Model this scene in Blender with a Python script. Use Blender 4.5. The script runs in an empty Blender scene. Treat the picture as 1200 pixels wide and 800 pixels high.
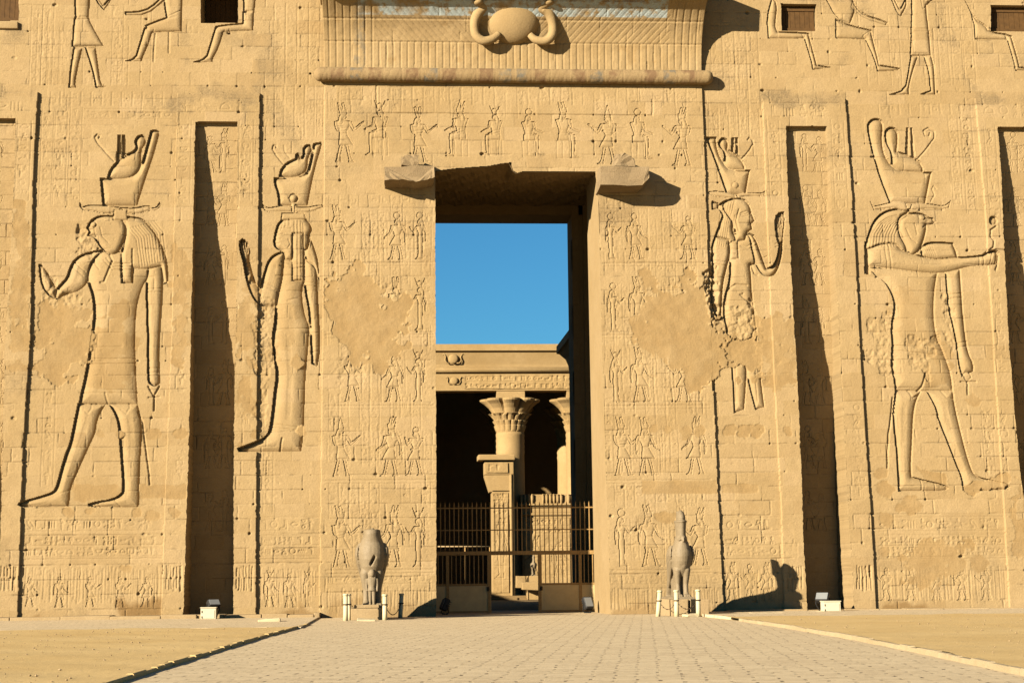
import bpy, bmesh, math, random
import numpy as np
from mathutils import Matrix, Vector
random.seed(7)
RNG = np.random.default_rng(11)
scene = bpy.context.scene
COL = scene.collection
PI = math.pi

# ---------------------------------------------------------------- camera, sky, sun, exposure
BAT = 0.08                              # batter of the pylon face: y = BAT * z
CAM = np.array([-5.3816, -71.919, 1.30])
FPX, PITCH, YAW, ROLL = 2200.0, 0.12675, 0.07044, -0.01024
_F = np.array([math.sin(YAW)*math.cos(PITCH), math.cos(YAW)*math.cos(PITCH), math.sin(PITCH)])
_R0 = np.array([math.cos(YAW), -math.sin(YAW), 0.0]); _U0 = np.cross(_R0, _F)
_R = _R0*math.cos(ROLL) + _U0*math.sin(ROLL); _U = _U0*math.cos(ROLL) - _R0*math.sin(ROLL)
cd = bpy.data.cameras.new("camera"); cam = bpy.data.objects.new("camera", cd); COL.objects.link(cam)
cd.sensor_fit = 'HORIZONTAL'; cd.sensor_width = 36.0; cd.lens = FPX/1200*36.0
cd.clip_start = 0.1; cd.clip_end = 3000
cam.matrix_world = Matrix(((_R[0], _U[0], -_F[0], CAM[0]), (_R[1], _U[1], -_F[1], CAM[1]), (_R[2], _U[2], -_F[2], CAM[2]), (0, 0, 0, 1)))
scene.camera = cam

SUN_AZ, SUN_EL = math.radians(50), math.radians(17.6)      # azimuth left of the wall's normal, elevation
to_sun = Vector((-math.sin(SUN_AZ)*math.cos(SUN_EL), -math.cos(SUN_AZ)*math.cos(SUN_EL), math.sin(SUN_EL)))
world = bpy.data.worlds.new("World"); scene.world = world; world.use_nodes = True
wn = world.node_tree; bg = wn.nodes["Background"]
sky = wn.nodes.new("ShaderNodeTexSky"); sky.sky_type = 'NISHITA'; sky.sun_disc = False
sky.sun_elevation = SUN_EL; sky.sun_rotation = math.atan2(to_sun.x, to_sun.y)
sky.air_density = 1.0; sky.dust_density = 0.0; sky.ozone_density = 5.0; sky.altitude = 100
tint = wn.nodes.new("ShaderNodeMix"); tint.data_type = 'RGBA'; tint.blend_type = 'MULTIPLY'; tint.inputs[0].default_value = 1.0
wn.links.new(sky.outputs[0], tint.inputs[6]); tint.inputs[7].default_value = (0.265, 0.545, 0.605, 1)
wn.links.new(tint.outputs[2], bg.inputs[0]); bg.inputs[1].default_value = 0.05
sd = bpy.data.lights.new("sun", 'SUN'); sun = bpy.data.objects.new("sun", sd); COL.objects.link(sun)
sd.energy = 5.0; sd.angle = math.radians(0.5); sd.color = (1.0, 0.905, 0.73)
sun.rotation_euler = (-to_sun).to_track_quat('-Z', 'Y').to_euler(); sun.location = (-60, -60, 50)
scene.view_settings.view_transform = 'Standard'; scene.view_settings.look = 'None'
scene.view_settings.gamma = 1.0; scene.view_settings.exposure = 1.83
scene.view_settings.use_curve_mapping = False

scene.cycles.diffuse_bounces = 1; scene.cycles.max_bounces = 6
# ---------------------------------------------------------------- photograph pixel -> place
def ray(px, py):
    return _F*FPX + _R*(px-600) - _U*(py-400)
def at(px, py, Y):                       # point on the vertical plane y = Y
    d = ray(px, py); t = (Y-CAM[1])/d[1]; return CAM + d*t
def ground(px, py, z=0.0):
    d = ray(px, py); t = (z-CAM[2])/d[2]; return CAM + d*t
def W(px, py, out=0.0):                  # point (x, z) on the battered face
    d = ray(px, py); t = (BAT*CAM[2] - out - CAM[1])/(d[1]-BAT*d[2]); p = CAM + d*t
    return (p[0], p[2])
def WP(pts, out=0.0):
    return np.array([W(*p, out) for p in pts])
PXM = 1/30.6                             # metres per photograph pixel on the face

# ---------------------------------------------------------------- scene helpers
def link(o, parent=None):
    COL.objects.link(o)
    if parent: o.parent = parent
    return o
def mesh_np(name, V, F, mat=None, parent=None, smooth=False, attrs=None):
    V = np.asarray(V, np.float32); F = np.asarray(F, np.int32); k = F.shape[1]
    me = bpy.data.meshes.new(name)
    me.vertices.add(len(V)); me.vertices.foreach_set("co", V.ravel())
    me.loops.add(F.size); me.loops.foreach_set("vertex_index", F.ravel())
    me.polygons.add(len(F)); me.polygons.foreach_set("loop_start", np.arange(0, F.size, k, dtype=np.int32))
    me.polygons.foreach_set("use_smooth", np.full(len(F), smooth, bool))
    if attrs:
        for an, av in attrs.items():
            a = me.attributes.new(an, 'FLOAT', 'POINT'); a.data.foreach_set("value", np.asarray(av, np.float32).ravel())
    me.update(calc_edges=True); me.validate()
    o = bpy.data.objects.new(name, me)
    if mat: me.materials.append(mat)
    return link(o, parent)
def mesh_bm(name, bm, mat=None, parent=None, smooth=False):
    me = bpy.data.meshes.new(name); bmesh.ops.recalc_face_normals(bm, faces=bm.faces); bm.to_mesh(me); bm.free()
    for p in me.polygons: p.use_smooth = smooth
    if mat: me.materials.append(mat)
    return link(bpy.data.objects.new(name, me), parent)
def empty(name, loc, label, cat, group=None, rz=0.0):
    o = bpy.data.objects.new(name, None); COL.objects.link(o); o.location = loc; o.rotation_euler.z = rz
    o.empty_display_size = 0.3
    return tag(o, label, cat, group)
def tag(o, label=None, cat=None, group=None, kind=None):
    if label: o['label'] = label
    if cat: o['category'] = cat
    if group: o['group'] = group
    if kind: o['kind'] = kind
    return o
def bx(bm, x0, x1, y0, y1, z0, z1, bevel=0.0, jit=0.0, rot=None):
    r = bmesh.ops.create_cube(bm, size=1.0)
    vs = r['verts']
    for v in vs:
        v.co = Vector(((x0+x1)/2 + v.co.x*(x1-x0), (y0+y1)/2 + v.co.y*(y1-y0), (z0+z1)/2 + v.co.z*(z1-z0)))
        if jit: v.co += Vector((random.uniform(-jit, jit), random.uniform(-jit, jit), random.uniform(-jit, jit)))
    if bevel:
        es = list({e for v in vs for e in v.link_edges})
        r = bmesh.ops.bevel(bm, geom=es, offset=bevel, segments=2, affect='EDGES', profile=0.6)
        vs = list({v for f in r['faces'] for v in f.verts} | {v for v in vs if v.is_valid})
    if rot is not None:
        c = Vector(((x0+x1)/2, (y0+y1)/2, (z0+z1)/2))
        for v in vs: v.co = c + rot @ (v.co-c)
    return vs
def loft(bm, rings, n=20, cap=True, power=2.0):
    """rings: (x, y, z, rx, ry) horizontal superellipse rings"""
    prev = None; first = None
    for (x, y, z, rx, ry) in rings:
        ring = []
        for i in range(n):
            a = 2*PI*i/n; c, s = math.cos(a), math.sin(a)
            ring.append(bm.verts.new((x + rx*math.copysign(abs(c)**(2/power), c), y + ry*math.copysign(abs(s)**(2/power), s), z)))
        if prev:
            for i in range(n): bm.faces.new((prev[i], prev[(i+1) % n], ring[(i+1) % n], ring[i]))
        else: first = ring
        prev = ring
    if cap:
        bm.faces.new(prev); bm.faces.new(first[::-1])
def tube(bm, pts, rad, n=8, flat=1.0):
    """tube along 3-D points, radius scalar or per-point"""
    pts = [Vector(p) for p in pts]; m = len(pts)
    rad = [rad]*m if not hasattr(rad, '__len__') else rad
    prev = None; first = None; up = Vector((0, 0, 1)); nrm = None
    for i in range(m):
        t = (pts[min(i+1, m-1)] - pts[max(i-1, 0)]).normalized()
        if nrm is None: nrm = t.cross(up if abs(t.z) < 0.9 else Vector((1, 0, 0))).normalized()
        else: nrm = (nrm - t*nrm.dot(t)).normalized()
        bn = t.cross(nrm)
        ring = [bm.verts.new(pts[i] + nrm*(math.cos(2*PI*k/n)*rad[i]) + bn*(math.sin(2*PI*k/n)*rad[i]*flat)) for k in range(n)]
        if prev:
            for k in range(n): bm.faces.new((prev[k], prev[(k+1) % n], ring[(k+1) % n], ring[k]))
        else: first = ring
        prev = ring
    bm.faces.new(prev); bm.faces.new(first[::-1])
def prism(bm, poly, axis_pts):
    """extrude polygon list of 3-D points by a vector"""
    a = [bm.verts.new(p) for p in poly]; b = [bm.verts.new(Vector(p)+Vector(axis_pts)) for p in poly]
    n = len(a)
    bm.faces.new(a); bm.faces.new(b[::-1])
    for i in range(n): bm.faces.new((a[i], b[i], b[(i+1) % n], a[(i+1) % n]))
def remeshed(name, bm, voxel, mat, parent, smooth_iter=3):
    me = bpy.data.meshes.new(name+"_raw"); bmesh.ops.recalc_face_normals(bm, faces=bm.faces); bm.to_mesh(me); bm.free()
    t = bpy.data.objects.new("raw", me); COL.objects.link(t)
    m = t.modifiers.new("r", 'REMESH'); m.mode = 'VOXEL'; m.voxel_size = voxel
    if smooth_iter:
        s = t.modifiers.new("s", 'SMOOTH'); s.factor = 0.5; s.iterations = smooth_iter
    dg = bpy.context.evaluated_depsgraph_get(); dg.update()
    me2 = bpy.data.meshes.new_from_object(t.evaluated_get(dg)); me2.name = name
    bpy.data.objects.remove(t); bpy.data.meshes.remove(me)
    for p in me2.polygons: p.use_smooth = True
    me2.materials.clear(); me2.materials.append(mat)
    return link(bpy.data.objects.new(name, me2), parent)

# ---------------------------------------------------------------- materials
ALB = 0.50                              # real-world reflectance level
class NT:
    def __init__(s, name):
        s.m = bpy.data.materials.new(name); s.m.use_nodes = True; s.t = s.m.node_tree
        s.b = s.t.nodes["Principled BSDF"]; s.b.inputs['Specular IOR Level'].default_value = 0.15
        s.tc = s.t.nodes.new("ShaderNodeTexCoord")
    def n(s, ty, **kw):
        nd = s.t.nodes.new(ty)
        for k, v in kw.items(): setattr(nd, k, v)
        return nd
    def l(s, a, b): s.t.links.new(a, b)
    def noise(s, scale, detail=6, rough=0.6, vec=None, dist=0.0):
        nd = s.n("ShaderNodeTexNoise"); nd.inputs['Scale'].default_value = scale; nd.inputs['Detail'].default_value = detail
        nd.inputs['Roughness'].default_value = rough; nd.inputs['Distortion'].default_value = dist
        s.l(vec or s.tc.outputs['Object'], nd.inputs['Vector']); return nd.outputs['Fac']
    def ramp(s, fac, p0, p1, c0=(0, 0, 0, 1), c1=(1, 1, 1, 1)):
        nd = s.n("ShaderNodeValToRGB"); e = nd.color_ramp.elements
        e[0].position, e[0].color, e[1].position, e[1].color = p0, c0, p1, c1
        s.l(fac, nd.inputs[0]); return nd.outputs['Color']
    def mix(s, fac, a, b, mode='MIX'):
        nd = s.n("ShaderNodeMix", data_type='RGBA', blend_type=mode)
        for i, v in ((0, fac), (6, a), (7, b)):
            if isinstance(v, (int, float)): nd.inputs[i].default_value = v
            elif isinstance(v, tuple): nd.inputs[i].default_value = (*v, 1) if len(v) == 3 else v
            else: s.l(v, nd.inputs[i])
        return nd.outputs[2]
    def math(s, op, a, b=0.0):
        nd = s.n("ShaderNodeMath", operation=op)
        for i, v in ((0, a), (1, b)):
            if isinstance(v, (int, float)): nd.inputs[i].default_value = v
            else: s.l(v, nd.inputs[i])
        return nd.outputs[0]
    def attr(s, name):
        nd = s.n("ShaderNodeAttribute"); nd.attribute_name = name; return nd.outputs['Fac']
    def bump(s, h, strength, dist, prev=None):
        nd = s.n("ShaderNodeBump"); nd.inputs['Strength'].default_value = strength; nd.inputs['Distance'].default_value = dist
        s.l(h, nd.inputs['Height'])
        if prev: s.l(prev, nd.inputs['Normal'])
        return nd.outputs['Normal']
    def done(s, col, rough=0.9, normal=None, metal=0.0):
        s.l(s.mix(1.0, col, (ALB, ALB, ALB), 'MULTIPLY'), s.b.inputs['Base Color'])
        s.b.inputs['Roughness'].default_value = rough; s.b.inputs['Metallic'].default_value = metal
        if normal: s.l(normal, s.b.inputs['Normal'])
        return s.m

STONE_A, STONE_B, PLASTER = (0.472, 0.326, 0.158), (0.418, 0.280, 0.124), (0.362, 0.222, 0.084)
def sandstone(name, a=STONE_A, b=STONE_B, attrs=True, paint=False, bump=0.5):
    s = NT(name)
    big = s.noise(0.35, 5, 0.6); mid = s.noise(2.3, 6, 0.65); fine = s.noise(16, 5, 0.7); grain = s.noise(70, 3, 0.7)
    c = s.mix(s.ramp(big, 0.35, 0.65), a, b)
    c = s.mix(s.math('MULTIPLY', s.ramp(mid, 0.42, 0.72), 0.45), c, tuple(x*0.78 for x in b))
    if attrs:
        tn = s.attr('tint')
        c = s.mix(s.math('MAXIMUM', s.math('MULTIPLY', tn, 1.0), 0.0), c, (0.50, 0.345, 0.185))
        c = s.mix(s.math('MAXIMUM', s.math('MULTIPLY', tn, -1.0), 0.0), c, (0.31, 0.19, 0.078))
        pl = s.attr('plaster')
        pc = s.mix(s.ramp(mid, 0.3, 0.75), PLASTER, tuple(x*0.86 for x in PLASTER))
        c = s.mix(s.math('MULTIPLY', pl, 0.85), c, pc)
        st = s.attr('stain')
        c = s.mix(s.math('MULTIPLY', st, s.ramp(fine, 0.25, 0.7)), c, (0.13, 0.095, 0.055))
        dp = s.attr('damp')
        c = s.mix(s.math('MULTIPLY', dp, 0.95), c, (0.20, 0.105, 0.028))
    if paint:
        pa = s.attr('paint'); pn = s.ramp(s.noise(3.5, 4, 0.6), 0.36, 0.52)
        c = s.mix(s.math('MULTIPLY', pa, pn), c, (0.52, 0.60, 0.60))
        pr = s.attr('red')
        c = s.mix(s.math('MULTIPLY', pr, s.ramp(s.noise(2.2, 5, 0.65), 0.40, 0.58)), c, (0.16, 0.075, 0.04))
        pb = s.attr('blue')
        c = s.mix(s.math('MULTIPLY', pb, s.ramp(s.noise(3.0, 5, 0.65), 0.44, 0.6)), c, (0.10, 0.12, 0.12))
    c = s.mix(s.math('MULTIPLY', s.ramp(fine, 0.38, 0.72), 0.30), c, tuple(x*0.55 for x in b))
    c = s.mix(s.math('MULTIPLY', s.ramp(grain, 0.48, 0.68), 0.36), c, tuple(x*1.3 for x in a))
    n1 = s.bump(mid, 0.25*bump, 0.06); n2 = s.bump(fine, 0.75*bump, 0.03, n1); n3 = s.bump(grain, 0.7*bump, 0.012, n2)
    return s.done(c, 0.93, n3)
M_STONE = sandstone('sandstone_masonry')
M_CORN = sandstone('painted_sandstone', paint=True)
M_PLAIN = sandstone('plain_sandstone', attrs=False)
M_GREY = sandstone('weathered_grey_sandstone', (0.42, 0.30, 0.165), (0.27, 0.185, 0.095), attrs=False, bump=0.9)
M_COURT = sandstone('court_sandstone', (0.50, 0.335, 0.15), (0.43, 0.275, 0.11), attrs=False, bump=0.8)
M_PED = sandstone('pedestal_sandstone', (0.50, 0.36, 0.19), (0.44, 0.30, 0.15), attrs=False)
def granite():
    s = NT('grey_granite')
    big = s.noise(1.6, 5, 0.6); sp = s.noise(38, 4, 0.75); sp2 = s.noise(90, 2, 0.6)
    c = s.mix(s.ramp(big, 0.35, 0.7), (0.335, 0.25, 0.148), (0.245, 0.18, 0.10))
    c = s.mix(s.math('MULTIPLY', s.ramp(sp, 0.45, 0.62), 0.5), c, (0.17, 0.125, 0.075))
    c = s.mix(s.math('MULTIPLY', s.ramp(sp2, 0.5, 0.66), 0.35), c, (0.43, 0.335, 0.21))
    n = s.bump(s.noise(9, 6, 0.7), 0.35, 0.03); n = s.bump(sp, 0.3, 0.008, n)
    return s.done(c, 0.62, n)
M_GRAN = granite()
def plain(name, col, rough=0.6, var=0.25, scale=8.0, metal=0.0, bump=0.15):
    s = NT(name); nz = s.noise(scale, 6, 0.65)
    c = s.mix(s.ramp(nz, 0.3, 0.75), col, tuple(x*(1-var) for x in col))
    d = s.noise(scale*0.3, 5, 0.7)
    c = s.mix(s.math('MULTIPLY', s.ramp(d, 0.52, 0.75), 0.4), c, tuple(x*0.55 for x in col))
    return s.done(c, rough, s.bump(nz, bump, 0.01), metal)
M_IRON = plain('ochre_painted_iron', (0.60, 0.35, 0.12), 0.6, 0.4, 14)
M_SHEET = plain('cream_painted_sheet', (0.95, 0.66, 0.30), 0.55, 0.2, 3)
M_WHITE = plain('cream_white_paint', (0.78, 0.68, 0.46), 0.6, 0.15, 9)
M_POST = plain('cream_painted_post', (0.80, 0.67, 0.40), 0.6, 0.18, 12)
M_DARK = plain('dark_lamp_housing', (0.035, 0.032, 0.03), 0.5, 0.3, 9)
M_LENS = plain('lamp_glass', (0.28, 0.28, 0.27), 0.12, 0.1, 5)
M_CHAIN = plain('rusty_chain', (0.09, 0.055, 0.03), 0.7, 0.4, 40)
M_WOOD = plain('brown_shutter_wood', (0.15, 0.075, 0.022), 0.8, 0.45, 6)
M_SLAB = plain('pale_limestone', (0.72, 0.57, 0.34), 0.9, 0.18, 7, bump=0.4)
M_SHADE = sandstone('shaded_sandstone', (0.30, 0.195, 0.085), (0.25, 0.155, 0.06), attrs=False)  # darker sandstone copy for parts in shade, the shade is in its colour
def sand(name, a, b):
    s = NT(name)
    big = s.noise(0.25, 6, 0.65); mid = s.noise(2.2, 6, 0.7); fine = s.noise(13, 5, 0.75)
    c = s.mix(s.ramp(big, 0.35, 0.68), a, b)
    c = s.mix(s.math('MULTIPLY', s.ramp(mid, 0.5, 0.75), 0.4), c, tuple(x*0.72 for x in b))
    c = s.mix(s.math('MULTIPLY', s.ramp(fine, 0.55, 0.78), 0.5), c, tuple(x*0.55 for x in b))
    n = s.bump(mid, 0.3, 0.06); n = s.bump(fine, 0.4, 0.02, n)
    return s.done(c, 0.95, n)
M_SAND = sand('yellow_sand', (0.86, 0.595, 0.255), (0.75, 0.495, 0.19))
def paving():
    s = NT('stone_paving')
    mp = s.n("ShaderNodeMapping"); s.l(s.tc.outputs['Object'], mp.inputs['Vector']); mp.inputs['Rotation'].default_value = (0, 0, math.radians(8))
    wob = s.n("ShaderNodeTexNoise"); wob.inputs['Scale'].default_value = 1.1; wob.inputs['Detail'].default_value = 4; s.l(mp.outputs[0], wob.inputs['Vector'])
    vm = s.n("ShaderNodeVectorMath", operation='SCALE'); s.l(wob.outputs['Color'], vm.inputs[0]); vm.inputs['Scale'].default_value = 0.22
    va = s.n("ShaderNodeVectorMath", operation='ADD'); s.l(mp.outputs[0], va.inputs[0]); s.l(vm.outputs[0], va.inputs[1])
    br = s.n("ShaderNodeTexBrick"); s.l(va.outputs[0], br.inputs['Vector'])
    br.inputs['Scale'].default_value = 1.0; br.inputs['Brick Width'].default_value = 0.62; br.inputs['Row Height'].default_value = 0.36
    br.inputs['Mortar Size'].default_value = 0.028; br.inputs['Mortar Smooth'].default_value = 0.5; br.inputs['Bias'].default_value = 0.0
    br.inputs['Color1'].default_value = (0.92, 0.71, 0.43, 1); br.inputs['Color2'].default_value = (0.78, 0.59, 0.35, 1)
    br.inputs['Mortar'].default_value = (0.74, 0.57, 0.335, 1)
    big = s.noise(0.4, 5, 0.65); mid = s.noise(4, 6, 0.7); fine = s.noise(20, 4, 0.7)
    c = s.mix(s.math('MULTIPLY', s.ramp(big, 0.38, 0.7), 0.35), br.outputs['Color'], (0.82, 0.63, 0.375))
    gap = s.math('MULTIPLY', br.outputs['Fac'], s.ramp(s.noise(4.5, 3, 0.8), 0.50, 0.58))
    c = s.mix(gap, c, (0.10, 0.06, 0.03))
    c = s.mix(s.math('MULTIPLY', s.ramp(mid, 0.5, 0.75), 0.35), c, (0.72, 0.54, 0.31))
    c = s.mix(s.math('MULTIPLY', s.ramp(fine, 0.5, 0.8), 0.22), c, (0.62, 0.46, 0.26))
    inv = s.math('SUBTRACT', 1.0, br.outputs['Fac'])
    n = s.bump(inv, 0.25, 0.015); n = s.bump(mid, 0.25, 0.03, n); n = s.bump(fine, 0.35, 0.010, n)
    return s.done(c, 0.9, n)
M_PAVE = paving()
M_KERB = sandstone('kerb_stone', (0.60, 0.455, 0.265), (0.50, 0.37, 0.20), attrs=False)

# ================================================================ THE PYLON FACE: one carved surface
D = 0.0245
X0, X1, Z0, Z1 = -23.1, 23.7, -0.15, 26.4
NX, NZ = int(round((X1-X0)/D))+1, int(round((Z1-Z0)/D))+1
gx = (X0 + D*np.arange(NX)).astype(np.float32); gz = (Z0 + D*np.arange(NZ)).astype(np.float32)

def vnoise(shape, cell, seed):
    r = np.random.default_rng(seed); h, w = shape
    gh, gw = int(h/cell)+3, int(w/cell)+3
    g = r.random((gh, gw)).astype(np.float32)
    yi = np.arange(h)/cell; xi = np.arange(w)/cell
    y0 = yi.astype(int); x0 = xi.astype(int); fy = (yi-y0); fx = (xi-x0)
    fy = (fy*fy*(3-2*fy))[:, None].astype(np.float32); fx = (fx*fx*(3-2*fx))[None, :].astype(np.float32)
    a = g[np.ix_(y0, x0)]; b = g[np.ix_(y0, x0+1)]; c = g[np.ix_(y0+1, x0)]; d = g[np.ix_(y0+1, x0+1)]
    return (a*(1-fx)+b*fx)*(1-fy) + (c*(1-fx)+d*fx)*fy - 0.5
def fbm(shape, cell, seed, octv=4, gain=0.55):
    o = np.zeros(shape, np.float32); a = 1.0
    for i in range(octv):
        if cell < 1.3: break
        o += a*vnoise(shape, cell, seed+i*17); cell /= 2.0; a *= gain
    return o
SH = (NZ, NX)
n_edge = fbm(SH, 9, 1, 3); n_edge2 = fbm(SH, 9, 5, 3); n_big = fbm(SH, 60, 9, 4); n_med = fbm(SH, 22, 21, 4); n_fine = fbm(SH, 5, 33, 2)
n_wave = fbm(SH, 34, 71, 3); n_med2 = fbm(SH, 26, 91, 3); n_wave2 = fbm(SH, 48, 131, 4); n_pit = RNG.random(SH).astype(np.float32)-.5
GX = gx[None, :] + 0.020*n_edge; GZ = gz[:, None] + 0.020*n_edge2          # slightly wandering coordinates: worn, hand cut edges
LV = np.zeros(SH, np.float32)        # level of the plain face (negative: proud)
R = np.zeros(SH, np.float32)         # carving, positive into the stone
LAB = np.zeros(SH, np.int16)
PLA = np.zeros(SH, np.float32); STA = np.zeros(SH, np.float32); DMP = np.zeros(SH, np.float32)

def chaikin(P, it):
    P = np.asarray(P, float); n = len(P)
    if not it or n < 5: return P
    a = P-np.roll(P, 1, 0); b = np.roll(P, -1, 0)-P
    ang = np.abs((np.arctan2(b[:, 1], b[:, 0])-np.arctan2(a[:, 1], a[:, 0])+PI) % (2*PI)-PI)
    sharp = list(ang > math.radians(58))                # real corners stay corners
    for _ in range(it):
        Q, S_ = [], []; n = len(P)
        for i in range(n):
            p, q, r = P[i-1], P[i], P[(i+1) % n]
            if sharp[i]: Q.append(q); S_.append(True)
            else: Q += [.75*q+.25*p, .75*q+.25*r]; S_ += [False, False]
        P, sharp = np.array(Q), S_
    return P
def box_of(P, pad):
    i0 = max(0, int((P[:, 0].min()-pad-X0)/D)); i1 = min(NX, int((P[:, 0].max()+pad-X0)/D)+2)
    j0 = max(0, int((P[:, 1].min()-pad-Z0)/D)); j1 = min(NZ, int((P[:, 1].max()+pad-Z0)/D)+2)
    return (slice(j0, max(j1, j0)), slice(i0, max(i1, i0)))
def sdf(P, S, wander=0.45):
    x = (gx[None, S[1]] + wander*0.020*n_edge[S]).ravel(); z = (gz[S[0], None] + wander*0.020*n_edge2[S]).ravel()
    d2 = np.full(x.shape, 1e9, np.float32); ins = np.zeros(x.shape, bool)
    A = np.asarray(P, np.float32); B = np.roll(A, -1, 0)
    for (ax, az), (bx_, bz) in zip(A, B):
        ex, ez = bx_-ax, bz-az; L = ex*ex+ez*ez+1e-12
        wx, wz = x-ax, z-az; t = np.clip((wx*ex+wz*ez)/L, 0, 1)
        d2 = np.minimum(d2, (wx-t*ex)**2+(wz-t*ez)**2)
        if az != bz:
            c = ((az > z) != (bz > z)); xi = ax + (z-az)*(ex/(ez if ez != 0 else 1e-9)); ins ^= c & (x < xi)
    sh = gz[S[0]].size, gx[S[1]].size
    return np.where(ins, np.sqrt(d2), -np.sqrt(d2)).reshape(sh)
def dline(P, S, wander=1.0):
    x = (gx[None, S[1]] + wander*0.020*n_edge[S]); z = (gz[S[0], None] + wander*0.020*n_edge2[S])
    d2 = np.full(x.shape, 1e9, np.float32)
    for (ax, az), (bx_, bz) in zip(P[:-1], P[1:]):
        ex, ez = bx_-ax, bz-az; L = ex*ex+ez*ez+1e-12
        t = np.clip(((x-ax)*ex+(z-az)*ez)/L, 0, 1)
        d2 = np.minimum(d2, (x-ax-t*ex)**2+(z-az-t*ez)**2)
    return np.sqrt(d2)
def prof(t):
    t = np.clip(t, 0, 1); return np.sqrt(np.maximum(0, 1-(1-t)**2))
def gentle(t):
    return np.sin(0.5*PI*np.clip(t, 0, 1))
def body_prof(t):
    return 0.28*prof(np.clip(t*2.6, 0, 1)) + 0.72*gentle(t)
def sm(a, b, x):
    t = np.clip((x-a)/(b-a), 0, 1); return t*t*(3-2*t)

LABELS = {}         # label id -> (name, parent key, label text)
_next = [10]
def new_label(name, parent, text=None):
    i = _next[0]; _next[0] += 1; LABELS[i] = (name, parent, text); return i

def carve(parts, lab=None, base=None, px=True, it=1, s0=0.0, pf=None, wander=.45):
    """sunk relief; parts = [(polygon, depth at edge, bulge, width in m)], later parts lie over earlier ones"""
    for (poly, dep, bul, wid) in parts:
        P = WP(poly) if px else np.asarray(poly, float)
        if it: P = chaikin(P, it)
        S = box_of(P, 0.1)
        if gz[S[0]].size == 0 or gx[S[1]].size == 0: continue
        s = sdf(P, S, wander); ins = s > 0
        v = dep - bul*(pf or prof)((s-s0)/wid)
        b0 = LV[S] if base is None else base
        R[S] = np.where(ins, b0 + v - LV[S], R[S])
        if lab: LAB[S] = np.where(ins, lab, LAB[S])
def carve_union(polys, dep, bul, wid, lab=None, base=None, px=True, s0=.01, inner=.35):
    Ps = [chaikin(WP(p) if px else np.asarray(p, float), 1) for p in polys]
    S = box_of(np.vstack(Ps), .1)
    if gz[S[0]].size == 0 or gx[S[1]].size == 0: return
    u = None; edge = None
    for P in Ps:
        s = sdf(P, S, .25)
        if u is None: u = s; edge = np.zeros_like(s)
        else:
            edge = np.where((s > -.035) & (u > -.01), np.maximum(edge, 1-sm(.0, .035, np.abs(s+.012))), edge*(s < .02)); u = np.maximum(u, s)
    ins = u > 0; v = dep - bul*prof((u-s0)/wid) + inner*dep*edge*sm(.02, .06, u)
    b0 = LV[S] if base is None else base
    R[S] = np.where(ins, b0+v-LV[S], R[S])
    if lab: LAB[S] = np.where(ins, lab, LAB[S])
def line(pts, depth, width, px=True, add=True, it=0):
    P = WP(pts) if px else np.asarray(pts, float)
    S = box_of(P, width*2)
    if gz[S[0]].size == 0 or gx[S[1]].size == 0: return
    d = dline(P, S); v = depth*(1-sm(width*0.35, width, d))
    R[S] += v
def patch(pts, level=0.02, amount=1.0, ragged=0.16, flat=True, fix=None, colour=1.0, px=True):
    """repair plaster with a ragged edge"""
    P = WP(pts) if px else np.asarray(pts, float)
    P = chaikin(P, 1); S = box_of(P, 0.5)
    if gz[S[0]].size == 0 or gx[S[1]].size == 0: return
    s = sdf(P, S) + ragged*3.0*n_med[S] + ragged*1.6*n_edge[S]; s -= .5*ragged*sm(.28, .42, n_med2[S])*6*(ragged > .09)
    m = sm(-0.015, 0.03, s)
    if flat:
        if fix == 'ramp':
            xa_, xb_ = W(785, 400)[0], W(885, 400)[0]; fix = -.105+.10*np.clip((gx[None, S[1]]-xa_)/(xb_-xa_), 0, 1)
        tgt = level + 0.022*n_med[S] + 0.03*n_big[S] + .006*n_edge[S] + .004*n_pit[S]
        if fix is not None: tgt = tgt + fix - LV[S]
        R[S] = R[S]*(1-m*amount) + tgt*m*amount
    PLA[S] = np.maximum(PLA[S], m*colour*(.75+.5*np.clip(n_med[S], -.5, .5)))
def rubble(pts, amp, ragged=0.2):
    P = chaikin(WP(pts), 1); S = box_of(P, 0.4)
    s = sdf(P, S) + ragged*2*n_med[S]; m = sm(-0.03, 0.08, s)
    R[S] += m*amp*(0.25 + 1.2*np.abs(n_wave[S]) + 0.8*n_med[S] + 1.1*n_edge[S] + .5*n_fine[S])
def stain(pts, amount, soft=0.5, arr=None):
    arr = STA if arr is None else arr
    P = chaikin(WP(pts), 1); S = box_of(P, soft*2)
    if gz[S[0]].size == 0 or gx[S[1]].size == 0: return
    s = sdf(P, S) + soft*1.6*n_wave[S] + soft*0.8*n_med[S]
    arr[S] = np.maximum(arr[S], amount*sm(-soft*0.5, soft*0.7, s))

# ---- levels: gateway block and the four framed flagstaff recesses stand proud of the towers
def level(pts, val, lab):
    P = WP(pts); S = box_of(P, 0.2); s = sdf(P, S, 1.6); LV[S] = np.where(s > 0, val, LV[S]); LAB[S] = np.where(s > 0, lab, LAB[S])
LAB[:] = 1; LAB[:, gx > 0] = 3
GATE_OUT = 0.12
level([(381, -60), (380, 100), (380, 200), (378, 400), (376, 560), (374, 760), (852, 760), (847, 700), (840, 560), (836, 460), (829, 300), (826, 200), (822, 100), (820, -60)], -GATE_OUT, 2)
L_FR = [new_label('niche_frame', 'pylon') for _ in range(4)]
FR_OUT = -0.125
level([(-90, 109), (45, 109), (40, 200), (36, 400), (28, 520), (24, 640), (20, 760), (-120, 760)], FR_OUT, L_FR[0])
level([(208, 110), (305, 110), (304, 200), (302, 400), (301, 560), (300, 760), (188, 760), (193, 600), (201, 400), (205, 240)], FR_OUT, L_FR[1])
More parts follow.
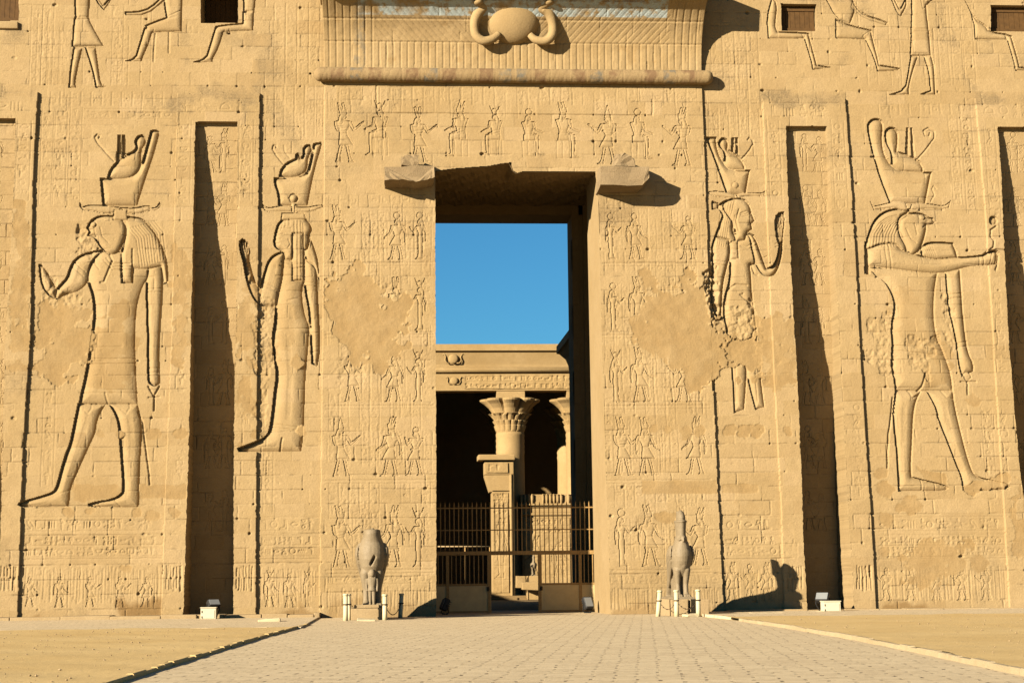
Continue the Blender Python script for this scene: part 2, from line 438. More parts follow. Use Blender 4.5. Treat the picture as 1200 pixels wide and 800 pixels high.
level([(893, 116), (990, 116), (996, 200), (1002, 300), (1007, 400), (1013, 500), (1020, 600), (1029, 760), (920, 760), (915, 600), (907, 450), (899, 280)], FR_OUT, L_FR[2])
level([(1142, 116), (1290, 116), (1290, 760), (1185, 760), (1176, 600), (1163, 400), (1153, 235)], FR_OUT, L_FR[3])
LV0 = LV.copy()

# ---- masonry: courses, joints, block to block differences
TINT = np.zeros(SH, np.float32); JNT = np.zeros(SH, np.float32)
course = 0.556
zz = gz[:, None] + 0.03*n_wave + 0*gx[None, :]
row = np.floor((zz+0.15)/course).astype(int); fz = (zz+0.15)/course - row
nrow = row.max()+1
jx_all = []
for r in range(nrow+1):
    xs = [X0 - random.uniform(0, 1.2)]
    while xs[-1] < X1: xs.append(xs[-1] + random.choice([0.7, 0.95, 1.1, 1.3, 1.5, 1.75])*random.uniform(0.9, 1.1))
    jx_all.append(np.array(xs))
xw = gx[None, :] + 0.02*n_edge + 0*gz[:, None]
BLK = np.zeros(SH, np.float32)
for r in range(max(0, row.min()), nrow):
    js, is_ = np.nonzero(row == r)
    if len(js) == 0: continue
    xs = jx_all[r]; x = xw[js, is_]; k = np.clip(np.searchsorted(xs, x), 1, len(xs)-1)
    rt = RNG.normal(0, 0.15, len(xs)).clip(-.42, .38); rb = RNG.normal(0, 1, len(xs)).clip(-2, 2)
    TINT[js, is_] = rt[k]; BLK[js, is_] = rb[k]
    dx = np.minimum(np.abs(x-xs[k]), np.abs(x-xs[k-1]))
    JNT[js, is_] = 1 - sm(0.008, 0.030, dx)
dz = np.minimum(fz, 1-fz)*course
JNT = np.maximum(JNT, 1-sm(0.008, 0.030, dz))
jm = sm(-0.14, 0.28, n_wave + 0.5*n_med)          # joints open in places, tight in others
low = 1-sm(4.0, 17.0, gz)[:, None]
R += 0.010*sm(.42, .55, n_fine)*sm(0, .3, n_wave+.1) + 0.006*n_pit
R += 0.034*JNT*jm*(0.6+0.4*low) + 0.004*BLK + 0.004*n_fine + 0.012*n_med*0.5 + 0.02*n_big*0.5
for _ in range(1000):                                # sockets and chips along the joints
    r = random.randrange(1, nrow-1); x = random.choice(list(jx_all[r])) ; z = r*course-0.15
    if not X0+.3 < x < X1-.3: continue
    w = random.choice([.025, .03, .035, .04, .05, .075])
    S = box_of(np.array([[x-w, z-w], [x+w, z+w]]), 0.05)
    d = np.hypot((gx[None, S[1]]-x)/random.uniform(0.8, 1.6), gz[S[0], None]-z) + 0.03*n_edge[S]
    R[S] += random.uniform(0.03, 0.09)*(1-sm(w*0.4, w, d))

# ---- hieroglyphs, baked as small tiles
GL = {
 'reed': [[(.5, 0), (.5, .6)], [(.5, .5), (.35, .7), (.4, 1), (.65, .95), (.6, .6), (.5, .5)]],
 'water': [[(0, .4), (.15, .65), (.3, .4), (.45, .65), (.6, .4), (.75, .65), (.9, .4), (1, .6)]],
 'mouth': [[(0, .5), (.25, .7), (.5, .75), (.75, .7), (1, .5), (.75, .32), (.5, .28), (.25, .32), (0, .5)]],
 'bird': [[(.2, .95), (.4, 1), (.52, .85), (.75, .55), (.98, .15)], [(.98, .15), (.6, .3), (.55, 0), (.3, 0)], [(.5, .3), (.28, .5), (.22, .75), (.3, .85), (.15, .85), (.2, .95)]],
 'disc': [[(.5+.38*math.cos(a*PI/6), .5+.38*math.sin(a*PI/6)) for a in range(13)]],
 'bread': [[(.1, .25), (.2, .6), (.5, .78), (.8, .6), (.9, .25), (.1, .25)]],
 'basket': [[(0, .7), (1, .7), (.85, .35), (.5, .2), (.15, .35), (0, .7)]],
 'foot': [[(.35, 1), (.35, .25), (.85, .1), (.85, 0), (.15, 0), (.2, 1)]],
 'viper': [[(0, .55), (.1, .75), (.25, .6), (.45, .45), (.7, .55), (1, .35)], [(.08, .75), (.05, .95)], [(.12, .75), (.2, .95)]],
 'house': [[(.35, .1), (0, .1), (0, .9), (1, .9), (1, .1), (.7, .1)]],
 'ankh': [[(.5, 0), (.5, .55)], [(.15, .5), (.85, .5)], [(.5, .55), (.28, .75), (.35, .98), (.65, .98), (.72, .75), (.5, .55)]],
 'flag': [[(.3, 0), (.3, 1), (.8, .9), (.3, .72)]],
 'strokes': [[(.2, .1), (.2, .8)], [(.5, .1), (.5, .8)], [(.8, .1), (.8, .8)]],
 'arm': [[(0, .4), (.7, .4), (.75, .6), (1, .62)], [(0, .25), (.75, .25), (.9, .5)]],
 'man': [[(.4, .95), (.55, .95), (.55, .75), (.4, .75), (.4, .95)], [(.45, .75), (.25, .4), (.2, 0), (.9, 0), (.75, .4), (.45, .35)], [(.5, .6), (.85, .75)]],
 'eye': [[(0, .6), (.3, .8), (.7, .8), (1, .6), (.6, .42), (.3, .45), (0, .6)], [(.5, .42), (.55, .1)]],
}
GK = list(GL); _tiles = {}
def tile(key, n):
    if (key, n) in _tiles: return _tiles[(key, n)]
    yy, xx = np.mgrid[0:n, 0:n]/(n-1.0); d2 = np.full((n, n), 9.0)
    for pl in GL[key]:
        for (ax, ay), (bx_, by) in zip(pl[:-1], pl[1:]):
            ax2, ay2, bx2, by2 = .08+.84*ax, .08+.84*ay, .08+.84*bx_, .08+.84*by
            ex, ey = bx2-ax2, by2-ay2; t = np.clip(((xx-ax2)*ex+(yy-ay2)*ey)/(ex*ex+ey*ey+1e-9), 0, 1)
            d2 = np.minimum(d2, (xx-ax2-t*ex)**2+(yy-ay2-t*ey)**2)
    w = 0.75/n; _tiles[(key, n)] = (1-sm(w*.9, w*1.9, np.sqrt(d2))).astype(np.float32); return _tiles[(key, n)]
def glyph(x, z, size, depth):
    n = max(6, int(size/D)); t = tile(random.choice(GK), n)
    if random.random() < .5: t = t[:, ::-1]
    i, j = int((x-X0)/D)-n//2, int((z-Z0)/D)-n//2
    if i < 0 or j < 0 or i+n > NX or j+n > NZ: return
    R[j:j+n, i:i+n] += depth*t*(0.55+0.9*np.clip(n_wave[j:j+n, i:i+n]+.35, 0, 1))
def textcol(xa, xb, ya, yb, depth=0.016, lines=True, skew=0.0):
    """column of signs between photograph x xa..xb, from y ya down to yb"""
    xa2, za = W(xa, ya); xb2, _ = W(xb, ya); xe, zb = W((xa+xb)/2+skew, yb)
    w = xb2-xa2; xm = (xa2+xb2)/2; z = za - w*0.45
    if lines:
        for x in (xa2, xb2): line([(x, za), (x + (xe-xm)*0.0, zb)], 0.011, 0.028, px=False)
    while z > zb + w*0.3:
        f = (za-z)/(za-zb+1e-6); x = xm
        if random.random() < 0.3:
            for k in (-1, 1): glyph(x+k*w*0.23, z, w*0.46, depth)
            z -= w*0.5
        else:
            s = random.uniform(0.62, 0.86); glyph(x+random.uniform(-.05, .05)*w, z, w*s, depth); z -= w*s*random.uniform(0.9, 1.05)
def textrow(xa, xb, ya, yb, depth=0.016, lines=True):
    xa2, za = W(xa, ya); xb2, zb = W(xb, yb); h = za-zb; x = xa2 + h*0.4
    if lines:
        for z in (za, zb): line([(xa2, z), (xb2, z)], 0.012, 0.028, px=False)
    while x < xb2 - h*0.35:
        if random.random() < 0.4:
            for k in (-1, 1): glyph(x, (za+zb)/2+k*h*0.22, h*0.44, depth)
            x += h*0.5
        else:
            s = random.uniform(0.7, 0.92); glyph(x, (za+zb)/2, h*s, depth); x += h*s*random.uniform(0.85, 1.0)
def reeds(xa, xb, ya, yb, n, depth=0.03):
    xa2, za = W(xa, ya); xb2, zb = W(xb, yb)
    for k in range(n):
        x = xa2+(xb2-xa2)*(k+.5+random.uniform(-.3, .3))/n; z1 = za-random.uniform(0, .25)*(za-zb); z2 = zb+random.uniform(0, .25)*(za-zb)
        line([(x, z1), (x+random.uniform(-.02, .02), z2)], depth*random.uniform(.4, 1.1), 0.045, px=False)

# left tower and its neighbours
for xs in ((38, 51), (51, 64), (133, 146)): textcol(*xs, 6, 100, 0.013)
for xs in ((50, 64), (66, 80), (83, 97)): textcol(*xs, 126, 240, 0.016)
textrow(100, 203, 128, 140, 0.016)
textcol(209, 225, 142, 240, 0.018); textcol(281, 298, 142, 240, 0.018); textrow(212, 300, 114, 136, 0.02, False)
textcol(22, 38, 142, 235, 0.018); textrow(-20, 40, 113, 134, 0.02, False)
textcol(52, 66, 455, 570, 0.02)
textcol(207, 219, 420, 465, 0.018, False); textcol(207, 219, 515, 565, 0.018, False)
for k in range(4): textcol(322+k*13.5, 335+k*13.5, 4, 98, 0.012)
for xs in ((310, 322), (372, 379)): textcol(*xs, 110, 160, 0.012)
textcol(281, 294, 168, 235, 0.018)
textcol(283, 297, 480, 505, 0.016, False)
# right tower
for k in range(4): textcol(832+k*14, 845+k*14, 22, 92 if k < 2 else 130, 0.012)
for k in range(4): textcol(832+k*15, 845+k*15, 128, 158, 0.013)
textcol(898, 912, 142, 240, 0.02); textcol(973, 988, 142, 245, 0.02); textrow(900, 985, 120, 142, 0.02, False)
textcol(1111, 1122, 136, 240, 0.022); textcol(1126, 1138, 136, 250, 0.022)
textcol(1152, 1165, 150, 260, 0.02); textrow(1150, 1215, 120, 140, 0.02, False)
textcol(1158, 1172, 300, 440, 0.014, False); textcol(1150, 1162, 478, 560, 0.018)
textcol(995, 1010, 470, 590, 0.014, False); textcol(1167, 1180, 480, 560, 0.014, False)
for xs in ((1097, 1108), (1112, 1124), (1126, 1138)): textcol(*xs, 8, 100, 0.010)
textcol(862, 872, 240, 262, 0.014, False)
# gateway
for a, b in ((385, 440), (445, 510), (515, 600), (606, 690), (696, 760), (765, 818)):
    k = a
    while k < b-12: textcol(k, k+12, 104 if random.random() < .6 else 110, 124+random.choice([0, 0, 8, 16]), 0.013); k += 13
for y in (236, 316, 402, 482, 586):
    for (a, b) in ((386, 506), (708, 828)):
        k = a
        while k < b-11:
            if random.random() < .75: textcol(k, k+11, y-20 if y > 236 else y-6, y+random.choice([2, 8, 22]), 0.014)
            k += 12
for y in (248, 330, 412, 498, 600):
    for xa in (424, 434, 444, 775, 785): textcol(xa, xa+9, y, y+48, 0.012)
for y in (309, 393, 476, 563, 668):
    for (a, b) in ((382, 508), (706, 832)):
        line([(a, y), (b, y-1)], 0.02, 0.04); line([(a, y+4), (b, y+3)], 0.012, 0.03)
for (a, b) in ((384, 508), (708, 842)):
    textrow(a, b, 672, 683, 0.014); reeds(a, b, 688, 714, 46, 0.018)
for (ya, yb) in ((240, 304), (322, 388), (404, 470), (488, 556), (594, 662)):
    for (a, b) in ((384, 507), (708, 830)):
        k = a
        while k < b-9:
            if random.random() < .62: textcol(k, k+9.5, ya+random.uniform(0, 20), yb-random.uniform(0, 14), 0.011, random.random() < .7)
            k += 10.2
for (a, b, ya, yb) in ((322, 376, 100, 160), (830, 892, 128, 160), (310, 322, 480, 600), (60, 200, 108, 124), (1030, 1140, 122, 134)):
    k = a
    while k < b-10: textcol(k, k+11, ya, yb, 0.010, True); k += 12
for (a, b, ya, yb) in ((45, 200, 8, 100), (840, 900, 40, 110), (1000, 1160, 6, 100)):
    k = a
    while k < b-12:
        if random.random() < .5: textcol(k, k+12, ya+random.uniform(0, 30), yb, 0.008, True)
        k += 13.5
# friezes at the foot of the towers
for (a, b) in ((30, 190), (304, 374), (850, 914), (1030, 1180)):
    textrow(a, b, 606, 621, 0.024); textrow(a, b, 627, 638, 0.026); textrow(a, b, 639, 651, 0.026); line([(a, 655), (b, 655-(b-a)*.01)], 0.02, 0.04)
    reeds(a, b, 664, 706, int((b-a)*.4), 0.016)
for (a, b) in ((194, 215), (276, 297), (2, 20), (922, 940), (1003, 1022)):
    reeds(a, b, 662, 678, 7, 0.05); reeds(a, b, 676, 692, 7, 0.045)

# ---- small figures of the registers
def caps(a, b, ra, rb):
    a = np.array(a, float); b = np.array(b, float); t = (b-a)/(np.linalg.norm(b-a)+1e-9); n = np.array([-t[1], t[0]])
    return [tuple(a+n*ra), tuple(a-t*ra*.7), tuple(a-n*ra), tuple(b-n*rb), tuple(b+t*rb*.7), tuple(b+n*rb)]
def disc_poly(x, y, r, n=12): return [(x+r*math.cos(2*PI*k/n), y+r*math.sin(2*PI*k/n)) for k in range(n)]
def crown_polys(kind, x, y):
    if kind == 'disc': return [disc_poly(x, y+.075, .068)]
    if kind == 'horned': return [disc_poly(x, y+.08, .05), caps((x-.03, y+.02), (x-.09, y+.17), .012, .006), caps((x+.03, y+.02), (x+.09, y+.17), .012, .006)]
    if kind == 'double': return [[(x-.06, y-.02), (x-.10, y+.19), (x-.075, y+.19), (x-.03, y+.08), (x+.06, y+.08), (x+.05, y-.02)], [(x-.02, y+.04), (x-.025, y+.13), (x-.04, y+.17), (x, y+.19), (x+.02, y+.165), (x+.03, y+.1), (x+.05, y+.05)]]
    if kind == 'white': return [[(x-.05, y-.02), (x-.05, y+.05), (x-.03, y+.12), (x-.02, y+.17), (x, y+.19), (x+.02, y+.17), (x+.025, y+.11), (x+.05, y+.04), (x+.05, y-.02)]]
    if kind == 'plumes': return [caps((x-.02, y+.01), (x-.05, y+.18), .02, .03), caps((x+.025, y+.01), (x+.03, y+.18), .02, .03)]
    return [[(x-.05, y-.01), (x-.07, y+.06), (x, y+.09), (x+.05, y+.05), (x+.05, y-.01)]]
def figure_polys(pose):
    hd = [disc_poly(.012, .735, .05), [(-.06, .76), (-.03, .795), (.02, .795), (.04, .77), (-.005, .72), (.0, .66), (-.02, .62), (-.085, .62), (-.075, .70)]]
    if pose in ('offer', 'walk', 'smite'):
        ps = [[(-.14, .66), (-.08, .675), (.08, .675), (.14, .66), (.125, .62), (.08, .55), (.055, .45), (-.05, .45), (-.075, .55), (-.13, .62)],
              [(-.055, .47), (.06, .47), (.165, .275), (-.075, .275)],
              [(-.055, .28), (.005, .28), (-.045, .05), (-.005, 0), (-.125, 0), (-.105, .05)],
              [(.035, .28), (.095, .28), (.135, .05), (.20, 0), (.085, 0), (.09, .05)]]
        if pose == 'offer': ps += [caps((.115, .645), (.17, .52), .03, .024), caps((.17, .52), (.30, .645), .024, .016), caps((.30, .645), (.33, .66), .02, .012), caps((-.115, .64), (-.085, .52), .028, .024), caps((-.085, .52), (.10, .545), .022, .018)]
        elif pose == 'walk': ps += [caps((.10, .64), (.15, .5), .026, .022), caps((.15, .5), (.25, .42), .022, .015), caps((-.12, .64), (-.15, .5), .028, .024), caps((-.15, .5), (-.14, .35), .024, .018)]
        else: ps += [caps((.09, .64), (.16, .55), .026, .022), caps((.16, .55), (.2, .68), .02, .015), caps((-.10, .64), (-.02, .5), .026, .022), caps((-.02, .5), (.1, .46), .02, .015)]
    elif pose == 'goddess':
        ps = [[(-.085, .655), (.085, .655), (.07, .58), (.04, .5), (.06, .40), (.045, .06), (.115, 0), (-.05, 0), (-.04, .2), (-.06, .40), (-.035, .5)],
              caps((.07, .64), (.13, .53), .022, .018), caps((.13, .53), (.21, .63), .017, .012), caps((-.075, .64), (-.10, .5), .022, .02), caps((-.10, .5), (-.09, .36), .018, .014)]
    else:                                                      # seated
        ps = [[(-.14, .66), (-.08, .675), (.08, .675), (.14, .66), (.08, .52), (.05, .36), (-.09, .36), (-.08, .5)],
              [(-.10, .42), (.05, .42), (.19, .40), (.20, .31), (.13, .30), (-.10, .30)],
              [(.12, .38), (.19, .40), (.20, .30), (.18, .06), (.27, 0), (.11, 0), (.12, .06)],
              caps((.10, .64), (.13, .52), .026, .022), caps((.13, .52), (.27, .45), .02, .014), caps((-.10, .64), (-.06, .47), .026, .022), caps((-.06, .47), (.14, .42), .02, .014)]
    return ps + hd
def small(px, py, hpx, face, pose, crown, depth=0.062, par='gateway', lab=True, arr=None):
    x, z = W(px, py); h = hpx*PXM
    lb = new_label('relief_figure', par) if lab else None
    lift = 0.06 if pose == 'seat' else 0
    carve_union([[(x+face*a*h, z+b*h) for a, b in P] for P in figure_polys(pose)], depth, depth*.92, .11, lb, None, False)
    carve_union([[(x+face*a*h, z+b*h) for a, b in P] for P in crown_polys(crown, .01, .785)], depth*.9, depth*.85, .08, lb, None, False)
    if pose == 'seat':
        for a, b in (((-.12, .29), (.12, .29)), ((-.12, .29), (-.12, 0)), ((.10, .29), (.10, 0)), ((-.12, .0), (.12, .0)), ((-.02, .29), (-.02, 0))):
            line([(x+face*a[0]*h, z+a[1]*h), (x+face*b[0]*h, z+b[1]*h)], 0.014, 0.03, px=False)
    if pose == 'walk' and random.random() < .8:
        line([(x+face*.25*h, z), (x+face*.25*h, z+.62*h)], 0.016, 0.03, px=False)
for a in ((402, 191, 78, 1, 'offer', 'double'), (446, 183, 73, -1, 'seat', 'horned'), (490, 191, 72, 1, 'offer', 'plumes'), (540, 184, 72, -1, 'seat', 'double'),
          (581, 183, 66, -1, 'seat', 'horned'), (620, 184, 66, 1, 'seat', 'disc'), (661, 186, 74, 1, 'seat', 'double'), (714, 193, 77, -1, 'offer', 'white'),
          (748, 187, 70, 1, 'seat', 'disc'), (801, 195, 77, -1, 'offer', 'double')): small(*a)
for a in ((395, 305, 70, 1, 'offer', 'double'), (466, 305, 64, -1, 'walk', 'disc'), (493, 304, 63, -1, 'goddess', 'disc'),
          (396, 388, 66, 1, 'offer', 'white'), (464, 387, 66, -1, 'walk', 'plumes'), (493, 387, 66, -1, 'goddess', 'horned'),
          (412, 470, 64, 1, 'smite', 'cap'), (463, 471, 64, -1, 'walk', 'cap'), (491, 471, 66, -1, 'goddess', 'horned'),
          (399, 558, 72, 1, 'offer', 'white'), (459, 558, 72, -1, 'walk', 'double'), (488, 557, 66, -1, 'smite', 'cap'),
          (399, 665, 74, 1, 'offer', 'double'), (462, 664, 74, -1, 'walk', 'double'), (491, 664, 72, -1, 'goddess', 'horned'),
          (716, 304, 62, 1, 'goddess', 'disc'), (744, 304, 62, 1, 'walk', 'disc'), (808, 304, 62, -1, 'offer', 'cap'),
          (719, 388, 64, 1, 'goddess', 'disc'), (748, 387, 68, 1, 'walk', 'double'), (806, 388, 64, -1, 'offer', 'white'),
          (722, 471, 66, 1, 'goddess', 'horned'), (750, 471, 68, 1, 'walk', 'double'), (803, 471, 66, -1, 'offer', 'double'),
          (729, 557, 72, 1, 'offer', 'double'), (757, 557, 72, 1, 'walk', 'double'), (817, 556, 72, -1, 'walk', 'double'),
          (729, 664, 74, 1, 'goddess', 'disc'), (761, 663, 74, 1, 'walk', 'double'), (822, 662, 70, -1, 'offer', 'double')): small(*a)
for px in (34, 69, 105, 140, 172): small(px, 711, 40, 1 if px < 150 else -1, random.choice(['offer', 'walk']), 'cap', 0.045, 'tower_l')
for px in (316, 339, 360): small(px, 711, 44, 1, random.choice(['offer', 'goddess', 'walk']), random.choice(['horned', 'cap']), 0.05, 'tower_l')
for px in (860, 881, 900): small(px, 703, 46, -1, random.choice(['offer', 'goddess', 'walk']), random.choice(['disc', 'double']), 0.05, 'tower_r')
for px in (1041, 1070, 1100, 1130, 1158): small(px, 703, 44, -1, random.choice(['offer', 'walk']), 'cap', 0.045, 'tower_r')
small(26, 300, 50, 1, 'goddess', 'cap', 0.015, 'tower_l', False)

# ---- figures of the upper register, cut off by the top of the view
def upper(parts, dep=0.12, par='tower_l', lines_=()):
    lb = new_label('relief_figure', par)
    carve_union(parts, dep, dep*.95, .20, lb, 0.0, True, .03, .25)
    for l_ in lines_: line(l_, 0.035, 0.05)
upper([[(87, -22), (107, -22), (105, 0), (104, 24), (88, 24), (87, 5)], [(87, 20), (104, 20), (107, 28), (122, 54), (84, 55), (85, 36)],
       [(86, 55), (97, 55), (91, 80), (88, 98), (90, 103), (80, 103), (82, 80)], [(99, 55), (112, 55), (115, 75), (118, 98), (124, 102), (112, 103), (110, 92), (106, 76)],
       [(108, -16), (114, -4), (121, 6), (129, -4), (133, -4), (122, 12), (112, 2)]])
upper([[(190, -26), (216, -26), (214, 0), (213, 22), (195, 24), (192, 5)], [(170, 30), (184, 24), (196, 20), (213, 12), (213, 37), (180, 38), (172, 40)],
       [(169, 32), (180, 34), (173, 55), (167, 68), (166, 72), (145, 72), (158, 68), (162, 55)], [(146, 14), (168, 13), (184, 2), (190, -8), (194, 0), (172, 18), (147, 18)]], lines_=[[(182, 40), (180, 72)], [(198, 38), (198, 62)]])
upper([[(284, -26), (302, -26), (300, 0), (298, 16), (285, 14)], [(252, 31), (262, 29), (284, 27), (284, 14), (298, 12), (297, 36), (264, 37), (254, 40)],
       [(252, 32), (263, 34), (257, 55), (250, 68), (249, 73), (226, 73), (241, 68), (245, 55)]])
upper([[(898, 20), (905, -5), (912, 5), (909, 30), (912, 37), (940, 38), (948, 40), (943, 46), (900, 45)], [(940, 38), (948, 39), (954, 60), (958, 76), (974, 79), (952, 82), (950, 70)]], par='tower_r')
upper([[(965, -6), (980, 22), (997, 28), (1004, 10), (998, -8)], [(979, 22), (997, 30), (1020, 35), (1022, 46), (1000, 46), (979, 45)],
       [(1012, 42), (1021, 35), (1027, 58), (1031, 76), (1055, 80), (1052, 83), (1028, 84), (1024, 68)], [(1000, 2), (1012, 17), (1030, 22), (1041, 27), (1038, 30), (1012, 22), (998, 8)]], par='tower_r')
upper([[(1067, -20), (1087, -20), (1086, 8), (1090, 40), (1067, 40), (1068, 15)], [(1068, 34), (1089, 34), (1092, 65), (1066, 66)],
       [(1067, 65), (1077, 65), (1070, 85), (1066, 102), (1066, 111), (1042, 111), (1060, 105), (1064, 85)], [(1082, 65), (1092, 64), (1096, 80), (1097, 111), (1077, 111), (1090, 106), (1088, 84)],
       [(1043, -4), (1050, 14), (1056, 20), (1064, 6), (1062, -4), (1055, 10), (1048, -4)], [(1080, 0), (1094, -8), (1096, -2), (1082, 10)]], par='tower_r')
upper([[(1128, -6), (1143, 22), (1156, 30), (1160, 37), (1180, 40), (1182, 47), (1142, 46), (1141, 24)], [(1178, 40), (1186, 42), (1192, 62), (1196, 78), (1210, 82), (1190, 83), (1186, 66)]], par='tower_r')

line([(441, 101), (441.5, 133), (560, 134.5), (700, 136), (764, 136.5), (764, 118)], .035, .04); line([(449, 134), (449, 188)], .02, .035)
# ---- the four great figures
def great(label, crown, body, lines_, dep=0.172, cl=None):
    lf = new_label('relief_figure', 'pylon', label); lc = new_label('crown', ('fig', lf))
    for (p, d, b, w) in body: carve([(p, d*dep, b*dep, w)], lf, base=0.0, it=2, s0=.025 if w > .13 else 0.01, pf=body_prof if w > .13 else None, wander=.18)
    for (p, d, b, w) in crown: carve([(p, d*dep, b*dep, w)], lc, base=0.0, it=1 if len(p) > 4 else 0, s0=.03 if w > .13 else 0.0, pf=body_prof if w > .15 else None, wander=.12)
    for (p, d, w) in lines_: line(p, d, w)
def stripes(pts, n, vec, depth=0.012, w=0.03):
    for k in range(n): line([(x+vec[0]*k, y+vec[1]*k) for x, y in pts], depth, w)
T, A_, C = (1.0, .95, .34), (1.0, .98, .26), (1.0, .85, .30)
def part(p, t): return (p, *t)
great('falcon headed god striding left with double crown, arm broken away',
 [part([(117, 208.5), (126, 209), (152, 208), (164, 198), (175, 158), (176, 153), (181.5, 151.5), (186.5, 154), (186, 160), (180, 182), (171, 208), (160.5, 241), (120, 241)], C),
  part([(125, 209.5), (128, 199), (136, 189.5), (147, 181), (157, 176.5), (159, 172), (157, 165), (161, 159), (166.5, 157.5), (171.5, 162.5), (170, 170), (165, 176), (165.5, 192), (161.5, 201.5), (153.5, 207.5), (140, 209.5)], C),
  part([(137.8, 158), (141.5, 158), (141.8, 186), (136.2, 190)], (.8, .2, .2)), part([(143, 158), (146.8, 158), (147.2, 181), (142.1, 184.5)], (.8, .2, .2)),
  part([(93, 236), (96.5, 242.5), (101, 240.5), (112, 240), (124, 241), (141, 243), (141, 249), (122, 250.5), (110, 247.5), (98, 246.5), (93.5, 243)], (.75, .7, .12)),
  part([(141, 243), (157, 244), (168, 241), (175, 241), (176, 244), (183, 243), (187, 237), (188.5, 241), (184, 246.5), (172, 247.5), (160, 251), (148, 250)], (.75, .7, .12)),
  part([(133, 245), (149, 245), (150, 258), (132, 258)], (.8, .7, .1))],
 [part([(121, 292), (108, 294), (97, 297), (87, 303), (81, 313), (78, 325), (69, 334), (63, 343), (66, 351), (76, 345), (86, 343), (95, 339), (103, 331), (104, 318), (113, 312)], T),
  part([(45, 309), (51, 311), (60, 327), (67, 340), (64, 350), (56, 346), (47, 333)], (.85, .8, .16)),
  part([(103, 312), (111, 299), (122, 292), (140, 294), (170, 298), (186, 304), (190, 316), (176, 322), (168, 333), (163, 346), (160, 361), (158.5, 380), (158, 398), (159, 426), (160.5, 460), (161.5, 474), (92, 474), (93.5, 464), (98, 446), (103, 419), (107, 390), (109, 372), (109, 357), (107, 343), (102, 331)], (1.05, 1.0, .46)),
  part([(91, 472.5), (124, 472.5), (114, 490), (112, 507), (106.5, 518), (97, 539), (87, 561), (82, 574), (81.5, 588), (79, 594.5), (27, 594.5), (21, 591), (24, 587.5), (45, 581.5), (60, 577), (65, 572), (71, 549), (76, 532), (81.5, 519), (85.5, 499)], (1.1, 1.0, .34)),
  part([(127, 472.5), (161, 472.5), (164, 484), (166, 498), (166.5, 511), (164.5, 534), (163, 566), (163.5, 590), (161, 594.5), (106, 594.5), (103, 590), (113, 587), (131, 584.5), (142, 578), (143.5, 572), (142, 548), (140, 524), (138.5, 498), (134, 484)], (1.05, .98, .34)),
  part([(184, 304), (190, 307), (191.5, 324), (190.5, 352), (188.5, 380), (186.5, 407), (187.5, 436), (187.5, 449), (181, 453), (174, 449), (172.5, 445), (172, 415), (172.5, 393), (171, 375), (171.5, 361), (170, 343), (171.5, 324), (173, 311)], (1.0, .96, .25)),
  part([(135, 252.5), (155, 253.5), (166, 255.5), (176, 264), (185.5, 278), (192, 292), (196.5, 307), (197.5, 331), (192, 333), (188, 312), (170, 316), (157, 314), (156, 332), (142, 332), (140, 300), (146, 280), (147, 265)], (.95, .9, .22)),
  part([(101, 267), (104.5, 259.5), (112, 253.5), (125, 251.5), (140, 253.5), (147, 262), (148.5, 272), (144, 286), (139, 296), (128, 299), (119, 292), (112, 282), (109, 277), (101.5, 276), (104, 271)], (.95, .93, .22))],
 [([(134, 189), (122, 176), (114, 167), (111.5, 161), (114, 157.5), (117.5, 159), (116, 162)], .05, .05),
  ([(174, 452.5), (180.3, 464), (187, 452.5)], .07, .05), ([(174, 465.6), (187, 464.6)], .05, .04), ([(180.6, 463.7), (180.6, 481)], .08, .05),
  ([(161.5, 482), (167, 495), (171, 525), (175, 555), (175.5, 568)], .06, .05),
  ([(107, 297), (112, 310), (116, 315)], .03, .05), ([(131, 306), (122, 330), (118, 331)], .05, .06), ([(128, 298), (133, 308), (152, 309)], .04, .05), ([(155, 292), (155, 330)], .05, .05),
  ([(93, 460), (160, 460)], .02, .04), ([(123, 460), (126, 472)], .03, .05), ([(147, 260), (149, 272), (144, 288)], .03, .05),
  ([(97, 480), (103, 484), (107, 478), (107, 473)], .02, .05), ([(142, 480), (148, 484), (152, 478), (151, 473)], .02, .05),
  ([(84, 573), (62, 581)], .012, .05)])
stripes([(150, 268), (160, 280), (164, 312)], 11, (3.1, -.9), .022, .03)
lx, lz = W(114, 262)
